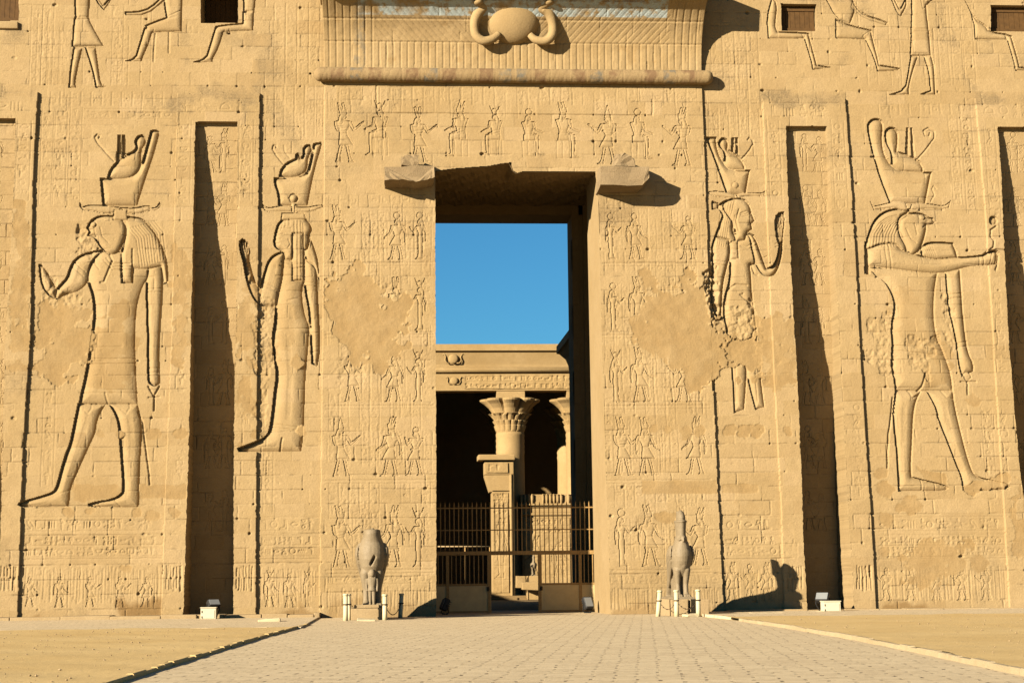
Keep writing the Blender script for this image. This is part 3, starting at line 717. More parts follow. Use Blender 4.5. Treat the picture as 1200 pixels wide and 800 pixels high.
great('goddess facing left in a tight sheath dress with raised open hand and double crown',
 [part([(321, 208), (332, 208), (357, 205), (362, 195), (367, 168), (376.5, 166.5), (377.5, 170), (369, 198), (360.5, 241), (326, 241), (325, 226), (321, 216)], C),
  part([(326.5, 207.5), (328, 199), (335, 190.5), (345.5, 185.5), (345.5, 181), (349, 179), (351.5, 182), (352, 185), (355, 181), (354, 174.5), (358.5, 169), (363.5, 169.3), (366, 174.5), (363.5, 181), (361, 186), (361, 194), (358, 202), (346, 207.5)], C),
  part([(307, 238), (312, 243.5), (322, 242.5), (330, 240.5), (343, 242), (343, 248), (326, 248), (313, 248.5), (308, 244)], (.6, .55, .12)),
  part([(343, 242), (352, 243), (362, 242.5), (377, 239.5), (379.5, 242), (368, 247.5), (356, 249.5), (344, 248)], (.6, .55, .12)),
  part(disc_poly(344, 232, 5.8), (.6, .75, .16)), part([(342, 238), (346, 238), (346, 250), (342, 250)], (.6, .5, .1)),
  part([(330, 249.5), (357, 249.5), (359, 257), (329, 258)], (.7, .65, .1))],
 [part([(334, 300), (356, 305), (362, 310), (358, 325), (354, 340), (355, 356), (358, 370), (362.5, 380), (362.5, 392), (360.5, 418), (358.5, 437), (357.5, 465), (356, 510), (353, 529), (280, 529.5), (278, 525), (296, 518.5), (312, 511), (316, 500), (319, 475), (321, 456), (323.5, 440), (321.5, 424), (319.5, 409), (318, 394), (320.5, 382), (321.5, 372), (322.5, 358), (325.5, 344), (326, 320), (328, 305)], (1.25, 1.15, .46)),
  part([(334, 294), (328, 295), (319, 299), (312.5, 307), (307.5, 325), (303.5, 337.5), (301, 334), (298, 325), (294, 311), (292, 303), (293.5, 295), (291.5, 287), (288, 282), (284, 280), (280, 284), (281, 295), (284.5, 306), (286.5, 320), (290, 335), (296, 349.5), (303.5, 358), (311, 359), (323, 359), (327, 345), (332, 325)], (1.05, .98, .26)),
  *[part(caps(a, b, .9, 1.5), (.45, .42, .04)) for a, b in (((281.2, 283), (283.5, 296)), ((284.2, 280.6), (286.3, 295)), ((287.4, 281.6), (288.8, 295.5)), ((290.2, 284.5), (291.2, 297)))],
  part([(356, 303), (366, 301), (371.5, 311), (372.5, 330), (373.5, 355), (375.5, 389), (375.5, 413), (372, 429), (365, 426), (363.5, 400), (362, 372), (360.5, 358), (357, 343), (356, 325)], (1.0, .96, .25)),
  part([(363, 276), (369, 290), (374, 308), (374, 330), (369, 312), (358, 306), (356, 292)], (.8, .75, .14)),
  part([(322.5, 270), (325, 262), (331.5, 255.5), (341, 253.5), (355, 253.5), (363.5, 260.5), (366.5, 269), (362.5, 276), (363.5, 283), (360.5, 292), (355, 293), (355, 306), (334, 304), (331, 294), (322.5, 291.5), (319.8, 284), (321, 277)], (1.1, 1.05, .22)),
  part([(342, 272), (356, 272), (357, 329), (342, 329)], (.75, .7, .14))],
 [([(332.6, 192.4), (323.7, 182), (319.3, 174.5), (320.4, 170), (323.7, 170.4), (323.3, 173)], .05, .045), ([(340, 186), (333.4, 177), (332.6, 170.4)], .02, .045),
  ([(324, 323), (342, 322)], .03, .05), ([(342, 276), (342, 303)], .03, .05), ([(331, 513), (328, 528)], .05, .05), ([(341, 505), (354, 505)], .02, .04),
  ([(326, 267), (341, 268)], .015, .04), ([(322, 280), (329, 280)], .02, .04),
  ([(283, 284), (285, 294)], .04, .035), ([(286, 283), (288, 293)], .04, .035), ([(289, 285), (290, 294)], .04, .035),
  ([(337, 352), (348, 349), (355, 352)], .02, .05)])
great('goddess facing right with raised hand, lower body broken and patched',
 [part([(826.5, 160.5), (839.5, 160.5), (842, 177), (849, 191), (856, 198.5), (879.5, 199), (874.5, 228.5), (851, 227), (837, 187)], C),
  part([(841.5, 166), (846, 161), (851.5, 162), (854.5, 167.5), (853, 174.5), (858.5, 178.5), (867.5, 184), (873, 192), (874, 198.5), (855, 198.5), (848, 191.5), (848.5, 178), (842, 171)], C),
  part([(857.2, 161), (861, 161), (860, 178.5), (856.5, 178)], (.7, .2, .2)), part([(861.8, 161), (865.5, 161.5), (866, 181), (862, 180)], (.7, .2, .2)),
  part([(828, 225.5), (835, 223.5), (850, 224.5), (862, 228), (862, 232.5), (848, 231.5), (835, 229.5)], (.6, .55, .12)), part([(862, 228.5), (872, 225.5), (886, 225.5), (892, 226.5), (896.5, 224), (897, 228), (888, 230.5), (875, 229.5), (866, 232.5)], (.6, .55, .12)),
  part(disc_poly(862, 217, 4.3), (.5, .6, .12))],
 [part([(842, 239), (852, 233), (862, 235), (864, 250), (858, 268), (866, 282), (866, 303), (856, 304), (852, 290), (833, 291), (837, 277), (845, 257), (846, 250), (841.5, 245)], (1.0, .9, .22)),
  part([(834, 235), (842, 238), (842, 244), (834, 246)], (.9, .5, .12)),
  part([(854, 284), (866, 280), (874, 273), (884, 275), (888, 288), (891.5, 299), (888, 308), (880, 311), (881.5, 325), (882.5, 345), (884.5, 360), (887, 380), (888, 402), (880, 412), (868, 414), (856, 410), (851, 390), (847, 360), (849, 345), (854, 330), (855, 310)], (1.05, 1.0, .26)),
  part([(838, 275), (833, 290), (835, 310), (834, 330), (833, 353), (840, 374), (846, 372), (847, 352), (848.5, 330), (853.5, 310), (857, 295), (855, 280)], (1.0, .95, .19)),
  part([(907.5, 270), (906.5, 258), (911, 249.5), (918, 248.5), (920.5, 257), (918, 275), (917.5, 286), (912, 288), (909, 281)], (.75, .7, .09)), part([(877, 272), (886, 277), (893, 298), (899, 314), (906, 311), (911, 297), (912, 284), (917.5, 282), (918, 290), (915, 310), (908.5, 323), (898, 325), (889, 318), (883, 304)], (1.0, .97, .18)),
  *[part(caps(a, b, .9, 1.5), (.45, .42, .04)) for a, b in (((908.6, 253.5), (909.6, 268)), ((911.8, 250.3), (912.2, 267)), ((915, 249.6), (914.8, 267)), ((918.4, 252), (917, 268)))],
  part([(846, 242), (849, 236), (858, 231.5), (872, 232), (879.5, 240), (881.5, 249), (885.5, 258.5), (881.5, 261.5), (882.5, 268.5), (876.5, 271.5), (874, 281), (862, 283), (860, 262), (852, 252)], (.95, .92, .22)),
  part([(857, 282), (865, 281), (866, 303), (856, 304)], (.6, .5, .12)),
  part([(855, 396), (874, 398), (876, 430), (875, 455), (873, 480), (860, 484), (859, 460), (857, 430)], (.8, .75, .25)), part([(872, 398), (887, 392), (890, 420), (894, 455), (897, 477), (885, 480), (880, 462), (875, 440)], (.8, .76, .25)),
  part([(834, 436), (838, 436), (838, 458), (834, 458)], (.6, .1, .1))],
 [([(869.5, 186), (878.6, 176), (882.6, 169), (882, 164), (878.6, 161.4), (876.3, 164)], .045, .045), ([(866, 245), (863, 258), (866, 270)], .04, .045), ([(868, 250), (876, 247), (881, 249)], .03, .04), ([(870, 254), (877, 252)], .02, .035),
  ([(866, 286), (876, 289), (886, 281)], .025, .045), ([(880, 308), (884, 320), (888, 322)], .05, .05), ([(910, 254), (909, 262)], .04, .03), ([(913, 252), (912, 262)], .04, .03), ([(916, 253), (915, 263)], .04, .03),
  ([(852, 340), (862, 333), (875, 334)], .05, .06), ([(868, 345), (882, 358)], .05, .06), ([(858, 285), (866, 286)], .03, .03), ([(858, 291), (866, 292)], .03, .03), ([(858, 297), (866, 298)], .03, .03)])
great('falcon headed god facing right with outstretched arm holding a small sceptre',
 [part([(1015.3, 148), (1018.5, 141), (1026, 138), (1033, 140.5), (1036, 146), (1034.5, 166), (1038, 182), (1046, 194.5), (1060, 201), (1092.5, 201.5), (1085.5, 238.5), (1042.5, 238.5), (1031, 210), (1021, 176)], C),
  part([(1036, 156), (1039.5, 149.5), (1047, 148.5), (1053, 153.5), (1053.5, 164), (1052, 177), (1062, 180.5), (1078, 187.5), (1083, 196), (1082.5, 202), (1056, 200.5), (1044.5, 194), (1043.5, 178), (1037.5, 168)], C),
  part([(1062, 149.5), (1065, 149.5), (1066, 182), (1060.5, 181)], (.7, .25, .2)), part([(1066.8, 149.5), (1069.6, 149.5), (1073, 184.5), (1068, 183.5)], (.7, .25, .2)),
  part([(1019, 235), (1024, 241.5), (1030, 240.5), (1042, 237.5), (1052, 235.5), (1062, 237.5), (1064.5, 246.5), (1058, 246.5), (1050, 243.5), (1035, 245), (1024, 246)], (.6, .58, .12)),
  part([(1066, 246.5), (1068, 238.5), (1080, 237.5), (1095, 239.5), (1106, 241.5), (1112, 237), (1114.5, 235), (1112.5, 243.5), (1105, 245.5), (1090, 244.5), (1074, 245.5)], (.6, .58, .12))],
 [part([(1013, 283), (1020, 286), (1020, 321), (1013, 321)], (1.2, .3, .25)),
  part([(1078, 293), (1085, 282.5), (1117, 284), (1121, 291), (1123.5, 302), (1097, 305), (1080, 301)], (1.1, .95, .2)),
  part([(1018, 312), (1055, 314), (1090, 316), (1100, 318), (1098, 330), (1096, 345), (1095.5, 370), (1098, 391), (1107, 412), (1116, 437), (1118, 458), (1049, 458), (1046.5, 440), (1043.5, 424), (1045, 403), (1043.5, 382), (1048, 360), (1045, 345), (1036, 329), (1023, 321)], (1.05, 1.0, .46)),
  part([(1049, 457), (1081, 457), (1072.5, 474), (1070.5, 510), (1068.5, 550), (1070, 558.5), (1082, 561.5), (1108, 567.5), (1112, 572), (1108, 575.5), (1052.5, 575.5), (1052, 558), (1050, 530), (1048, 510), (1045.5, 490), (1047, 474)], (1.0, .96, .33)),
  part([(1085, 457), (1118, 457), (1120, 474), (1127, 504), (1137, 542), (1144, 558), (1160, 561.5), (1178, 565.5), (1183, 570), (1178, 574.5), (1128.5, 574.5), (1126, 558), (1119, 542), (1110, 518), (1099, 492), (1096, 477)], (1.0, .96, .33)),
  part([(1107, 317), (1126, 314), (1128, 340), (1130, 370), (1133, 397), (1136, 413), (1142, 425), (1142, 435), (1127, 441), (1123, 428), (1120, 403), (1116, 382), (1111, 360), (1109, 340)], (1.0, .96, .26)),
  part([(1013.5, 290), (1016.5, 275), (1023.5, 258), (1033.5, 248.5), (1048, 243.5), (1070, 244.5), (1058, 254), (1055, 265), (1060, 280), (1064, 288), (1064, 298), (1052, 297), (1042, 292), (1030, 292), (1019, 294)], (1.15, 1.05, .24)),
  part([(1017, 291), (1032, 284), (1050, 283), (1058.5, 293.5), (1078, 299), (1098, 303.5), (1114, 301), (1124, 301), (1154, 298.5), (1160, 293), (1167, 293), (1171.5, 298), (1170, 309), (1161, 311), (1138, 311.5), (1124, 315.5), (1104, 320), (1084, 319.5), (1054, 315.5), (1018.5, 311)], (1.0, 1.0, .30)),
  part([(1051.5, 262), (1054, 253.5), (1062, 249.5), (1075, 248.5), (1085, 251.5), (1088, 255), (1093, 254.5), (1097, 260.5), (1092, 263.5), (1086.5, 263.5), (1086.5, 270), (1083.5, 282), (1079, 293), (1072, 298.5), (1066, 298), (1061, 286), (1054, 276)], (.95, .95, .24)),
  part(disc_poly(1163, 259, 5.4), (.35, .33, .12)), part(disc_poly(1134, 441, 5, 10), (.5, .3, .1))],
 [([(1075, 187), (1086, 174), (1095, 162), (1095, 154), (1088, 150), (1082.4, 153), (1084, 159), (1089, 160), (1090, 156)], .045, .045),
  ([(1091, 236), (1095, 228), (1092, 222), (1094, 218), (1097, 221)], .03, .04), ([(1166, 266), (1160, 270), (1160, 278), (1164, 282), (1163, 290), (1158, 294), (1152, 299)], .07, .05), ([(1164, 293), (1176, 293)], .06, .045),
  ([(1126, 447), (1144, 447)], .06, .045), ([(1134, 447), (1134, 462)], .07, .045), ([(1168, 310), (1166, 317)], .06, .05), ([(1046, 466), (1044, 490), (1041, 510), (1040, 548)], .07, .05),
  ([(1085, 437), (1081, 452), (1076, 458)], .06, .06), ([(1065, 457), (1070, 466), (1078, 462)], .03, .05), ([(1104, 458), (1110, 466), (1117, 467)], .02, .05), ([(1080, 561), (1081, 573)], .03, .04),
  ([(1070, 252), (1064, 253), (1056, 258), (1055, 268), (1060, 278)], .05, .05), ([(1086, 262), (1082, 266)], .04, .04)])
for k in range(9): line([(1020+k*3.6, 289), (1022+k*3.4, 275), (1030+k*2.9, 262+k*.3), (1042+k*1.5, 254+k*1.1), (1052+k*.4, 252+k*1.8)], 0.024, .03)
for k in range(6): line([(1080+k*2.6, 286+k*.5), (1088+k*2.3, 304)], .014, .028)
for (x, y, r) in ((109, 263, 3.4), (1081, 254, 3.5)):                                  # falcon eyes, raised
    P = WP(disc_poly(x, y, r)); S = box_of(P, .05); s = sdf(P, S); R[S] = np.where(s > 0, R[S]-.05*prof(s/.08), R[S]+.03*sm(-.06, 0, s))

for (ls, dp, w) in (
  # left falcon god: brow, cheek marks, collar, armlets, bracelet, belt, muscles
  ([[(103, 262), (111, 257.5), (122, 258)], [(110, 267), (113, 279), (119, 287)], [(117, 266), (120, 277), (127, 284)], [(105, 268.5), (111, 269)], [(124, 302), (133, 312), (154, 312)], [(121, 305), (132, 316), (157, 316)],
    [(172, 338), (190, 338)], [(172, 342), (190, 342)], [(173, 431), (187, 431)], [(173, 436), (187, 436)], [(104, 420), (158, 420)], [(103, 426), (158, 426)], [(86, 306), (100, 318)], [(83, 311), (97, 323)],
    [(134, 586), (141, 593)], [(107, 591), (116, 589)], [(31, 588), (38, 593)], [(110, 590), (114, 594)], [(114, 589), (118, 594)], [(45, 318), (52, 322)], [(46, 324), (55, 330)]], .028, .034),
  ([[(104, 488), (94, 520), (82, 556)], [(152, 486), (155, 520), (152, 560)], [(120, 398), (142, 404)], [(180, 330), (181, 360), (179, 420)], [(95, 312), (90, 328)]], .011, .13),
  # left goddess
  ([[(323, 272), (330, 271), (334, 273)], [(325, 275), (331, 274.5)], [(321.5, 285), (327, 285)], [(338, 280), (340, 286), (337, 290)], [(330, 306), (344, 310), (356, 308)], [(328, 311), (344, 315), (357, 312)], [(286, 309), (294, 306)], [(287, 313), (295, 310)],
    [(305, 345), (308, 352)], [(311, 331), (327, 338)], [(310, 335), (326, 342)], [(356, 330), (372, 332)], [(356, 334), (372, 336)], [(364, 412), (375, 411)], [(317, 500), (356, 505)], [(317, 496), (356, 501)], [(322, 386), (362, 384)]], .028, .034),
  ([[(345, 258), (345.5, 326)], [(349, 258), (349, 327)], [(353, 259), (353, 327)], [(331, 262), (329, 270)], [(335, 258), (334, 266)], [(339, 256), (339, 264)]], .022, .03),
  ([[(338, 400), (340, 440), (338, 490)], [(330, 326), (338, 332), (350, 330)], [(340, 360), (342, 372)]], .011, .13),
  # right goddess
  ([[(868, 252), (876, 250)], [(877, 263), (883, 264)], [(862, 252), (861, 258), (864, 260)], [(868, 288), (878, 292), (887, 286)], [(908, 286), (917, 284)], [(908, 290), (917, 288)], [(837, 305), (853, 307)], [(837, 309), (853, 311)], [(834, 340), (847, 341)], [(892, 304), (899, 300)],
    [(848, 352), (884, 352)], [(862, 418), (863, 470)], [(884, 420), (888, 470)]], .028, .034),
  ([[(846+k*3, 238-k*.6), (843+k*2.2, 262), (838+k*2.6, 289)] for k in range(6)], .020, .03),
  # right falcon god
  ([[(1062, 268), (1068, 280), (1074, 284)], [(1072, 262), (1075, 274)], [(1086, 258.5), (1094, 260)], [(1036, 286), (1041, 314)], [(1041, 285), (1046, 315)], [(1148, 299.5), (1149, 311)], [(1153, 299), (1154, 311)], [(1046, 404), (1104, 410)], [(1046, 410), (1106, 416)],
    [(1111, 345), (1128, 343)], [(1111, 350), (1128, 348)], [(1120, 402), (1133, 400)], [(1121, 407), (1134, 405)], [(1163, 295), (1161, 308)], [(1168, 296), (1167, 308)], [(1096, 566), (1097, 574)], [(1164, 563), (1163, 574)], [(1102, 570), (1110, 572)]], .028, .034),
  ([[(1060, 480), (1059, 520), (1060, 552)], [(1108, 480), (1116, 515), (1130, 552)], [(1050, 300), (1100, 309), (1140, 305)]], .011, .13)):
    for l_ in ls: line(l_, dp, w)
fm = (LAB >= 10) & (LAB > L_FR[3])
R += np.where(fm, 0.026*JNT*jm + 0.012*n_med*.6 + 0.004*n_pit + .008*sm(.40, .55, n_fine) + .004*BLK, 0)
STA += np.where(fm, .1*sm(.2, .5, n_med), 0)
# ---- hacked and weathered areas, then repair plaster
rubble([(827, 300), (838, 296), (842, 330), (840, 365), (846, 400), (842, 415), (834, 395), (826, 350)], 0.17)
rubble([(840, 350), (882, 356), (888, 395), (880, 414), (852, 414), (838, 395)], 0.075, .35)
rubble([(856, 410), (882, 408), (880, 432), (858, 430)], 0.06)
rubble([(1016, 376), (1048, 374), (1050, 440), (1014, 440)], 0.045, .35)
rubble([(1062, 398), (1092, 396), (1094, 434), (1068, 436)], 0.05, .35)
rubble([(1100, 345), (1114, 350), (1122, 400), (1116, 410), (1106, 380)], 0.06)
rubble([(92, 262), (110, 276), (116, 292), (100, 300), (88, 296)], 0.07)
rubble([(55, 325), (100, 340), (104, 356), (70, 370), (48, 350)], 0.05)
rubble([(300, 345), (318, 350), (320, 400), (318, 470), (308, 505), (300, 490)], 0.06)
rubble([(430, 335), (470, 330), (474, 352), (450, 352)], 0.05)
rubble([(392, 408), (430, 412), (430, 445), (402, 440)], 0.03)
patch([(44, 352), (60, 350), (72, 354), (92, 356), (106, 350), (110, 380), (102, 428), (88, 452), (60, 450), (42, 436)], 0.03, .9)
patch([(111, 372), (140, 362), (157, 352), (158, 455), (96, 458), (104, 420)], amount=0, flat=False)
patch([(20, 235), (30, 240), (37, 330), (35, 430), (12, 438), (16, 330)], 0.01, .9, .1)
patch([(386, 336), (402, 316), (428, 308), (434, 328), (447, 338), (452, 352), (472, 350), (481, 364), (479, 392), (486, 404), (470, 414), (456, 430), (432, 435), (410, 416), (388, 396), (384, 360)], 0.03, .97)
patch([(762, 304), (768, 330), (790, 338), (806, 322), (822, 336), (846, 392), (870, 402), (890, 396), (898, 440), (872, 436), (838, 446), (806, 462), (800, 434), (770, 422), (746, 404), (744, 382), (756, 352), (752, 330)], 0.0, .95, fix='ramp')
patch([(848, 404), (866, 398), (884, 402), (892, 420), (888, 436), (860, 438), (848, 430)], 0.05, .55, .3)
patch([(886, 372), (931, 370), (934, 442), (908, 462), (893, 424)], 0.0, .7)
patch([(752, 563), (840, 562), (841, 578), (752, 579)], 0.012, .95, .02); patch([(846, 567), (889, 567), (889, 578), (846, 578)], 0.012, .95, .02)
patch([(84, 568), (144, 568), (144, 584), (86, 586)], 0.02, .0, .04); patch([(164, 568), (218, 568), (218, 584), (164, 584)], 0.012, .9, .04)
patch([(1094, 406), (1112, 408), (1116, 450), (1086, 452), (1088, 430)], amount=0, flat=False, colour=.8)
patch([(1052, 345), (1092, 340), (1094, 400), (1050, 400)], amount=0, flat=False, colour=.55, ragged=.3)
patch([(1140, 562), (1178, 556), (1182, 575), (1130, 576)], 0.05, .75, .1)
patch([(1068, 540), (1084, 552), (1106, 556), (1108, 566), (1080, 560)], 0.01, .6, .05)
patch([(204, 290), (222, 300), (222, 420), (206, 430)], 0.01, .75, .15)
patch([(282, 320), (299, 330), (299, 500), (280, 520), (280, 400)], 0.01, .55, .2)
patch([(326, 300), (350, 310), (346, 400), (322, 420)], amount=0, flat=False, colour=.5, ragged=.3)
patch([(1060, 640), (1100, 628), (1130, 640), (1120, 675), (1080, 690), (1056, 670)], 0.015, .7, .25)
patch([(1188, 560), (1215, 570), (1215, 660), (1186, 650)], 0.015, .8, .2)
patch([(780, 600), (800, 604), (776, 612), (766, 604)], 0.015, .9, .08)
patch([(860, 588), (905, 590), (902, 604), (862, 602)], amount=0, flat=False, colour=.4)
for (x, y, r) in ((119, 508, 7), (138, 507, 6), (180, 508, 7), (212, 507, 7), (767, 502, 6), (783, 504, 7), (803, 506, 10), (818, 505, 8), (855, 503, 8), (871, 506, 8), (887, 505, 9),
                  (1034, 553, 9), (1036, 573, 11), (1068, 592, 13), (1054, 594, 6), (1040, 608, 9), (1140, 468, 9), (905, 425, 7), (921, 504, 5), (150, 667, 7), (205, 600, 8), (180, 604, 10), (160, 600, 6), (82, 602, 7), (108, 598, 6),
                  (746, 376, 9), (775, 520, 0), (1120, 663, 16), (1146, 660, 12), (1094, 672, 9), (1036, 646, 8), (355, 505, 7), (348, 425, 10), (150, 300, 0)):
    if r: patch([(x+r*math.cos(a*PI/4)*random.uniform(.8, 1.2), y+r*math.sin(a*PI/4)*random.uniform(.7, 1.1)) for a in range(8)], 0.012, .85, .06)
# weathering streaks and damp
for pts, a in (([(206, 104), (306, 104), (300, 118), (210, 120)], .75), ([(-40, 102), (46, 103), (40, 114), (-40, 116)], .7), ([(892, 110), (990, 110), (985, 122), (900, 120)], .6), ([(1142, 108), (1260, 110), (1260, 128), (1150, 124)], .7),
               ([(0, 36), (24, 36), (28, 50), (0, 52)], .55), ([(240, 40), (300, 40), (300, 62), (255, 60)], .35), ([(922, 40), (942, 40), (938, 52), (925, 50)], .4), ([(1165, 44), (1215, 42), (1215, 56), (1172, 54)], .45), ([(982, 36), (1012, 36), (1010, 44), (985, 44)], .4),
               ([(305, 60), (345, 70), (350, 96), (310, 92)], .35), ([(318, 120), (345, 125), (340, 158), (320, 150)], .35), ([(8, 440), (34, 438), (32, 456), (10, 456)], .5), ([(430, 436), (458, 440), (456, 456), (428, 452)], .5), ([(1060, 290), (1080, 291), (1078, 296), (1062, 296)], .35),
               ([(382, 577), (395, 576), (394, 582), (382, 582)], .5), ([(380, 190), (450, 192), (450, 205), (385, 205)], .25), ([(702, 240), (760, 240), (740, 256), (706, 256)], .4)):
    stain(pts, a)
for pts, a in (([(142, 706), (188, 704), (190, 735), (142, 735)], .9), ([(28, 720), (46, 719), (46, 735), (28, 735)], .7), ([(46, 724), (140, 722), (140, 735), (46, 735)], .35), ([(315, 716), (345, 712), (352, 704), (358, 712), (372, 718), (372, 735), (315, 735)], .7),
               ([(1034, 712), (1040, 704), (1050, 710), (1078, 702), (1090, 712), (1100, 728), (1030, 728)], .8), ([(380, 716), (400, 700), (470, 706), (505, 712), (508, 735), (380, 735)], .4), ([(716, 712), (840, 708), (840, 735), (716, 735)], .4)):
    stain(pts, a, 0.25, DMP)
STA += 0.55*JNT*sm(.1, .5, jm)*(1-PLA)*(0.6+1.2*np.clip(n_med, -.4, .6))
streak = vnoise((NZ, NX), 7, 301)*0
_c = np.random.default_rng(5).random((NZ//160+3, NX//5+3)).astype(np.float32); _y = np.arange(NZ)/160.0; _x = np.arange(NX)/5.0
_y0, _x0 = _y.astype(int), _x.astype(int); _fy, _fx = (_y-_y0)[:, None], (_x-_x0)[None, :]
streak = (_c[np.ix_(_y0, _x0)]*(1-_fx)+_c[np.ix_(_y0, _x0+1)]*_fx)*(1-_fy)+(_c[np.ix_(_y0+1, _x0)]*(1-_fx)+_c[np.ix_(_y0+1, _x0+1)]*_fx)*_fy
STA += 0.30*sm(.62, .95, streak)*sm(-.05, .4, n_wave+.4*n_big)*sm(3, 16, gz)[:, None]
STA += 0.30*sm(.15, .5, n_wave2+.5*n_med2)*(1-sm(0, 9, gz))[:, None]
STA += 0.35*sm(0.30, 0.62, n_wave+0.6*n_med)*sm(8, 24, gz)[:, None]

# ---- openings
H = LV + R
def inside(pts, wander=1.0):
    P = WP(pts); m = np.zeros(SH, bool); S = box_of(P, .1); m[S] = sdf(P, S, wander) > 0; return m
NICHES = [[(-75, 139), (19, 139), (16, 240), (11, 330), (7, 400), (4, 500), (2, 600), (-2, 760), (-75, 760)],
          [(229, 143), (278.5, 143), (278, 300), (276.5, 400), (274.5, 500), (273.5, 760), (214, 760), (219, 600), (222, 500), (224, 400), (226, 300), (228, 200)],
          [(920, 148), (968, 148), (972, 200), (977, 300), (983, 400), (988, 500), (993.5, 600), (1003, 760), (948, 760), (941, 640), (939, 570), (933, 430), (929, 370), (923, 240)],
          [(1168, 149), (1217, 149), (1222, 300), (1232, 600), (1240, 760), (1209, 760), (1200, 590), (1193, 545), (1181, 400), (1176, 300), (1172, 200)]]
WINS = [[(-22, -24), (22, -24), (22, 25), (-22, 25)], [(235, -26), (279, -26), (279, 27.5), (235, 27.5)], [(915, 4), (957, 5), (957, 37), (916, 37)], [(1161, 6), (1204, 6), (1204, 37.5), (1161, 37.5)]]
DOOR = [(510, 201), (530, 198), (570, 195), (590, 191.5), (599, 190.5), (600, 199), (606, 203), (612, 201), (697, 201.5), (701.5, 240), (705, 400), (710, 560), (716, 735), (717, 790), (511.5, 790), (511, 735), (511, 500), (510, 300)]
m_door = inside(DOOR, .6); m_n = [inside(p, .6) for p in NICHES]; m_w = [inside(p, .4) for p in WINS]
HOLE = m_door.copy()
for m in m_n + m_w: HOLE |= m
# cells
def cellify(m): return m[:-1, :-1] & m[1:, :-1] & m[:-1, 1:] & m[1:, 1:]
hole_c = cellify(HOLE)
lab_c = np.maximum(np.maximum(LAB[:-1, :-1], LAB[1:, :-1]), np.maximum(LAB[:-1, 1:], LAB[1:, 1:]))
low3 = np.minimum(np.minimum(LAB[:-1, :-1], LAB[1:, :-1]), np.minimum(LAB[:-1, 1:], LAB[1:, 1:]))
lab_c[hole_c] = 0
# the gateway stops at its cornice: above it there is open air between the towers
gzc = gz[:-1]
VX = np.broadcast_to(gx[None, :], SH).copy()
def snap(hole, poly, rough):
    c = cellify(hole); pc = np.pad(c, 1)
    cnt = pc[:-1, :-1].astype(int)+pc[1:, :-1]+pc[:-1, 1:]+pc[1:, 1:]
    b = (cnt > 0) & (cnt < 4); j, i = np.nonzero(b)
    P = np.vstack([WP(poly), WP(poly)[:1]]); xs = gx[i]; best = np.full(len(i), 9e9); val = xs.copy()
    for (ax, az), (bx_, bz) in zip(P[:-1], P[1:]):
        if abs(bz-az) < 2.5*abs(bx_-ax): continue
        z = gz[j]; ok = (z >= min(az, bz)-.02) & (z <= max(az, bz)+.02); xe = ax+(bx_-ax)*(z-az)/(bz-az); d = np.abs(xe-xs)
        u = ok & (d < best) & (d < 3.2*D); best[u] = d[u]; val[u] = (xe+rough*n_edge[j, i]+.5*rough*n_fine[j, i])[u]
    VX[j, i] = val
for m, p in zip(m_n, NICHES): snap(m, p, .035)
for m, p in zip(m_w, WINS): snap(m, p, .02)
snap(m_door, DOOR, .02)
VZ = np.broadcast_to(gz[:, None], SH)
VY = BAT*VZ + H
idx = np.arange(NZ*NX).reshape(SH)
quad = np.stack([idx[:-1, :-1], idx[:-1, 1:], idx[1:, 1:], idx[1:, :-1]], -1)
VALL = np.stack([VX, VY, VZ], -1).reshape(-1, 3).astype(np.float32)
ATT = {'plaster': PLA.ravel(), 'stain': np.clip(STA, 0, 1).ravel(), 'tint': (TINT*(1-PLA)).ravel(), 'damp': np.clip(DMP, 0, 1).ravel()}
def sub(name, mask, parent, mat=M_STONE, V=None, extra=None, smooth=True):
    V = VALL if V is None else V
    F = quad[mask]
    if extra is not None: F = np.concatenate([F, extra])
    u, inv = np.unique(F.ravel(), return_inverse=True)
    at_ = {k: v[u % (NZ*NX)] for k, v in ATT.items()}
    return mesh_np(name, V[u], inv.reshape(-1, 4), mat, parent, smooth, at_)

pylon = empty('temple_pylon', (0, 0, 0), 'huge carved sandstone temple front with a tall central doorway and sunk reliefs', 'temple')
OBJ = {'pylon': pylon}
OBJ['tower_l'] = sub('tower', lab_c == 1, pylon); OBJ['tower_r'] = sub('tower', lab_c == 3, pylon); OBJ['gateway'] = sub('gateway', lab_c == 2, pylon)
for i in sorted(LABELS, key=lambda k: 0 if not isinstance(LABELS[k][1], tuple) else 1):
    nm, par, text = LABELS[i]
    if not (lab_c == i).any(): continue
    p = OBJ[par[1]] if isinstance(par, tuple) else OBJ[par]
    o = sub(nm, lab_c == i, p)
    if text: o['label'] = text
    OBJ[i] = o

# recesses: a back wall deeper towards the foot, jambs stitched to the carved face
def recess(name, m, back, parent, mat=M_STONE):
    c = cellify(m)
    VB = np.stack([VX, back, VZ], -1).reshape(-1, 3).astype(np.float32)
    V2 = np.concatenate([VALL, VB]); off = NZ*NX
    q = quad[c] + off; ex = []
    pc = np.pad(c, 1)
    inn = pc[1:-1, 1:-1]
    for (dj, di, a, b) in ((0, -1, 0, 3), (0, 1, 1, 2), (-1, 0, 0, 1), (1, 0, 3, 2)):
        nb = pc[1+dj:pc.shape[0]-1+dj, 1+di:pc.shape[1]-1+di]
        e = inn & ~nb; Q = quad[e]
        if len(Q): ex.append(np.stack([Q[:, a], Q[:, b], Q[:, b]+off, Q[:, a]+off], -1))
    F = np.concatenate([q]+ex); u, inv = np.unique(F.ravel(), return_inverse=True)
    at_ = {k: v[u % off] for k, v in ATT.items()}
    o = mesh_np(name, V2[u], inv.reshape(-1, 4), mat, parent, False, at_)
    return o
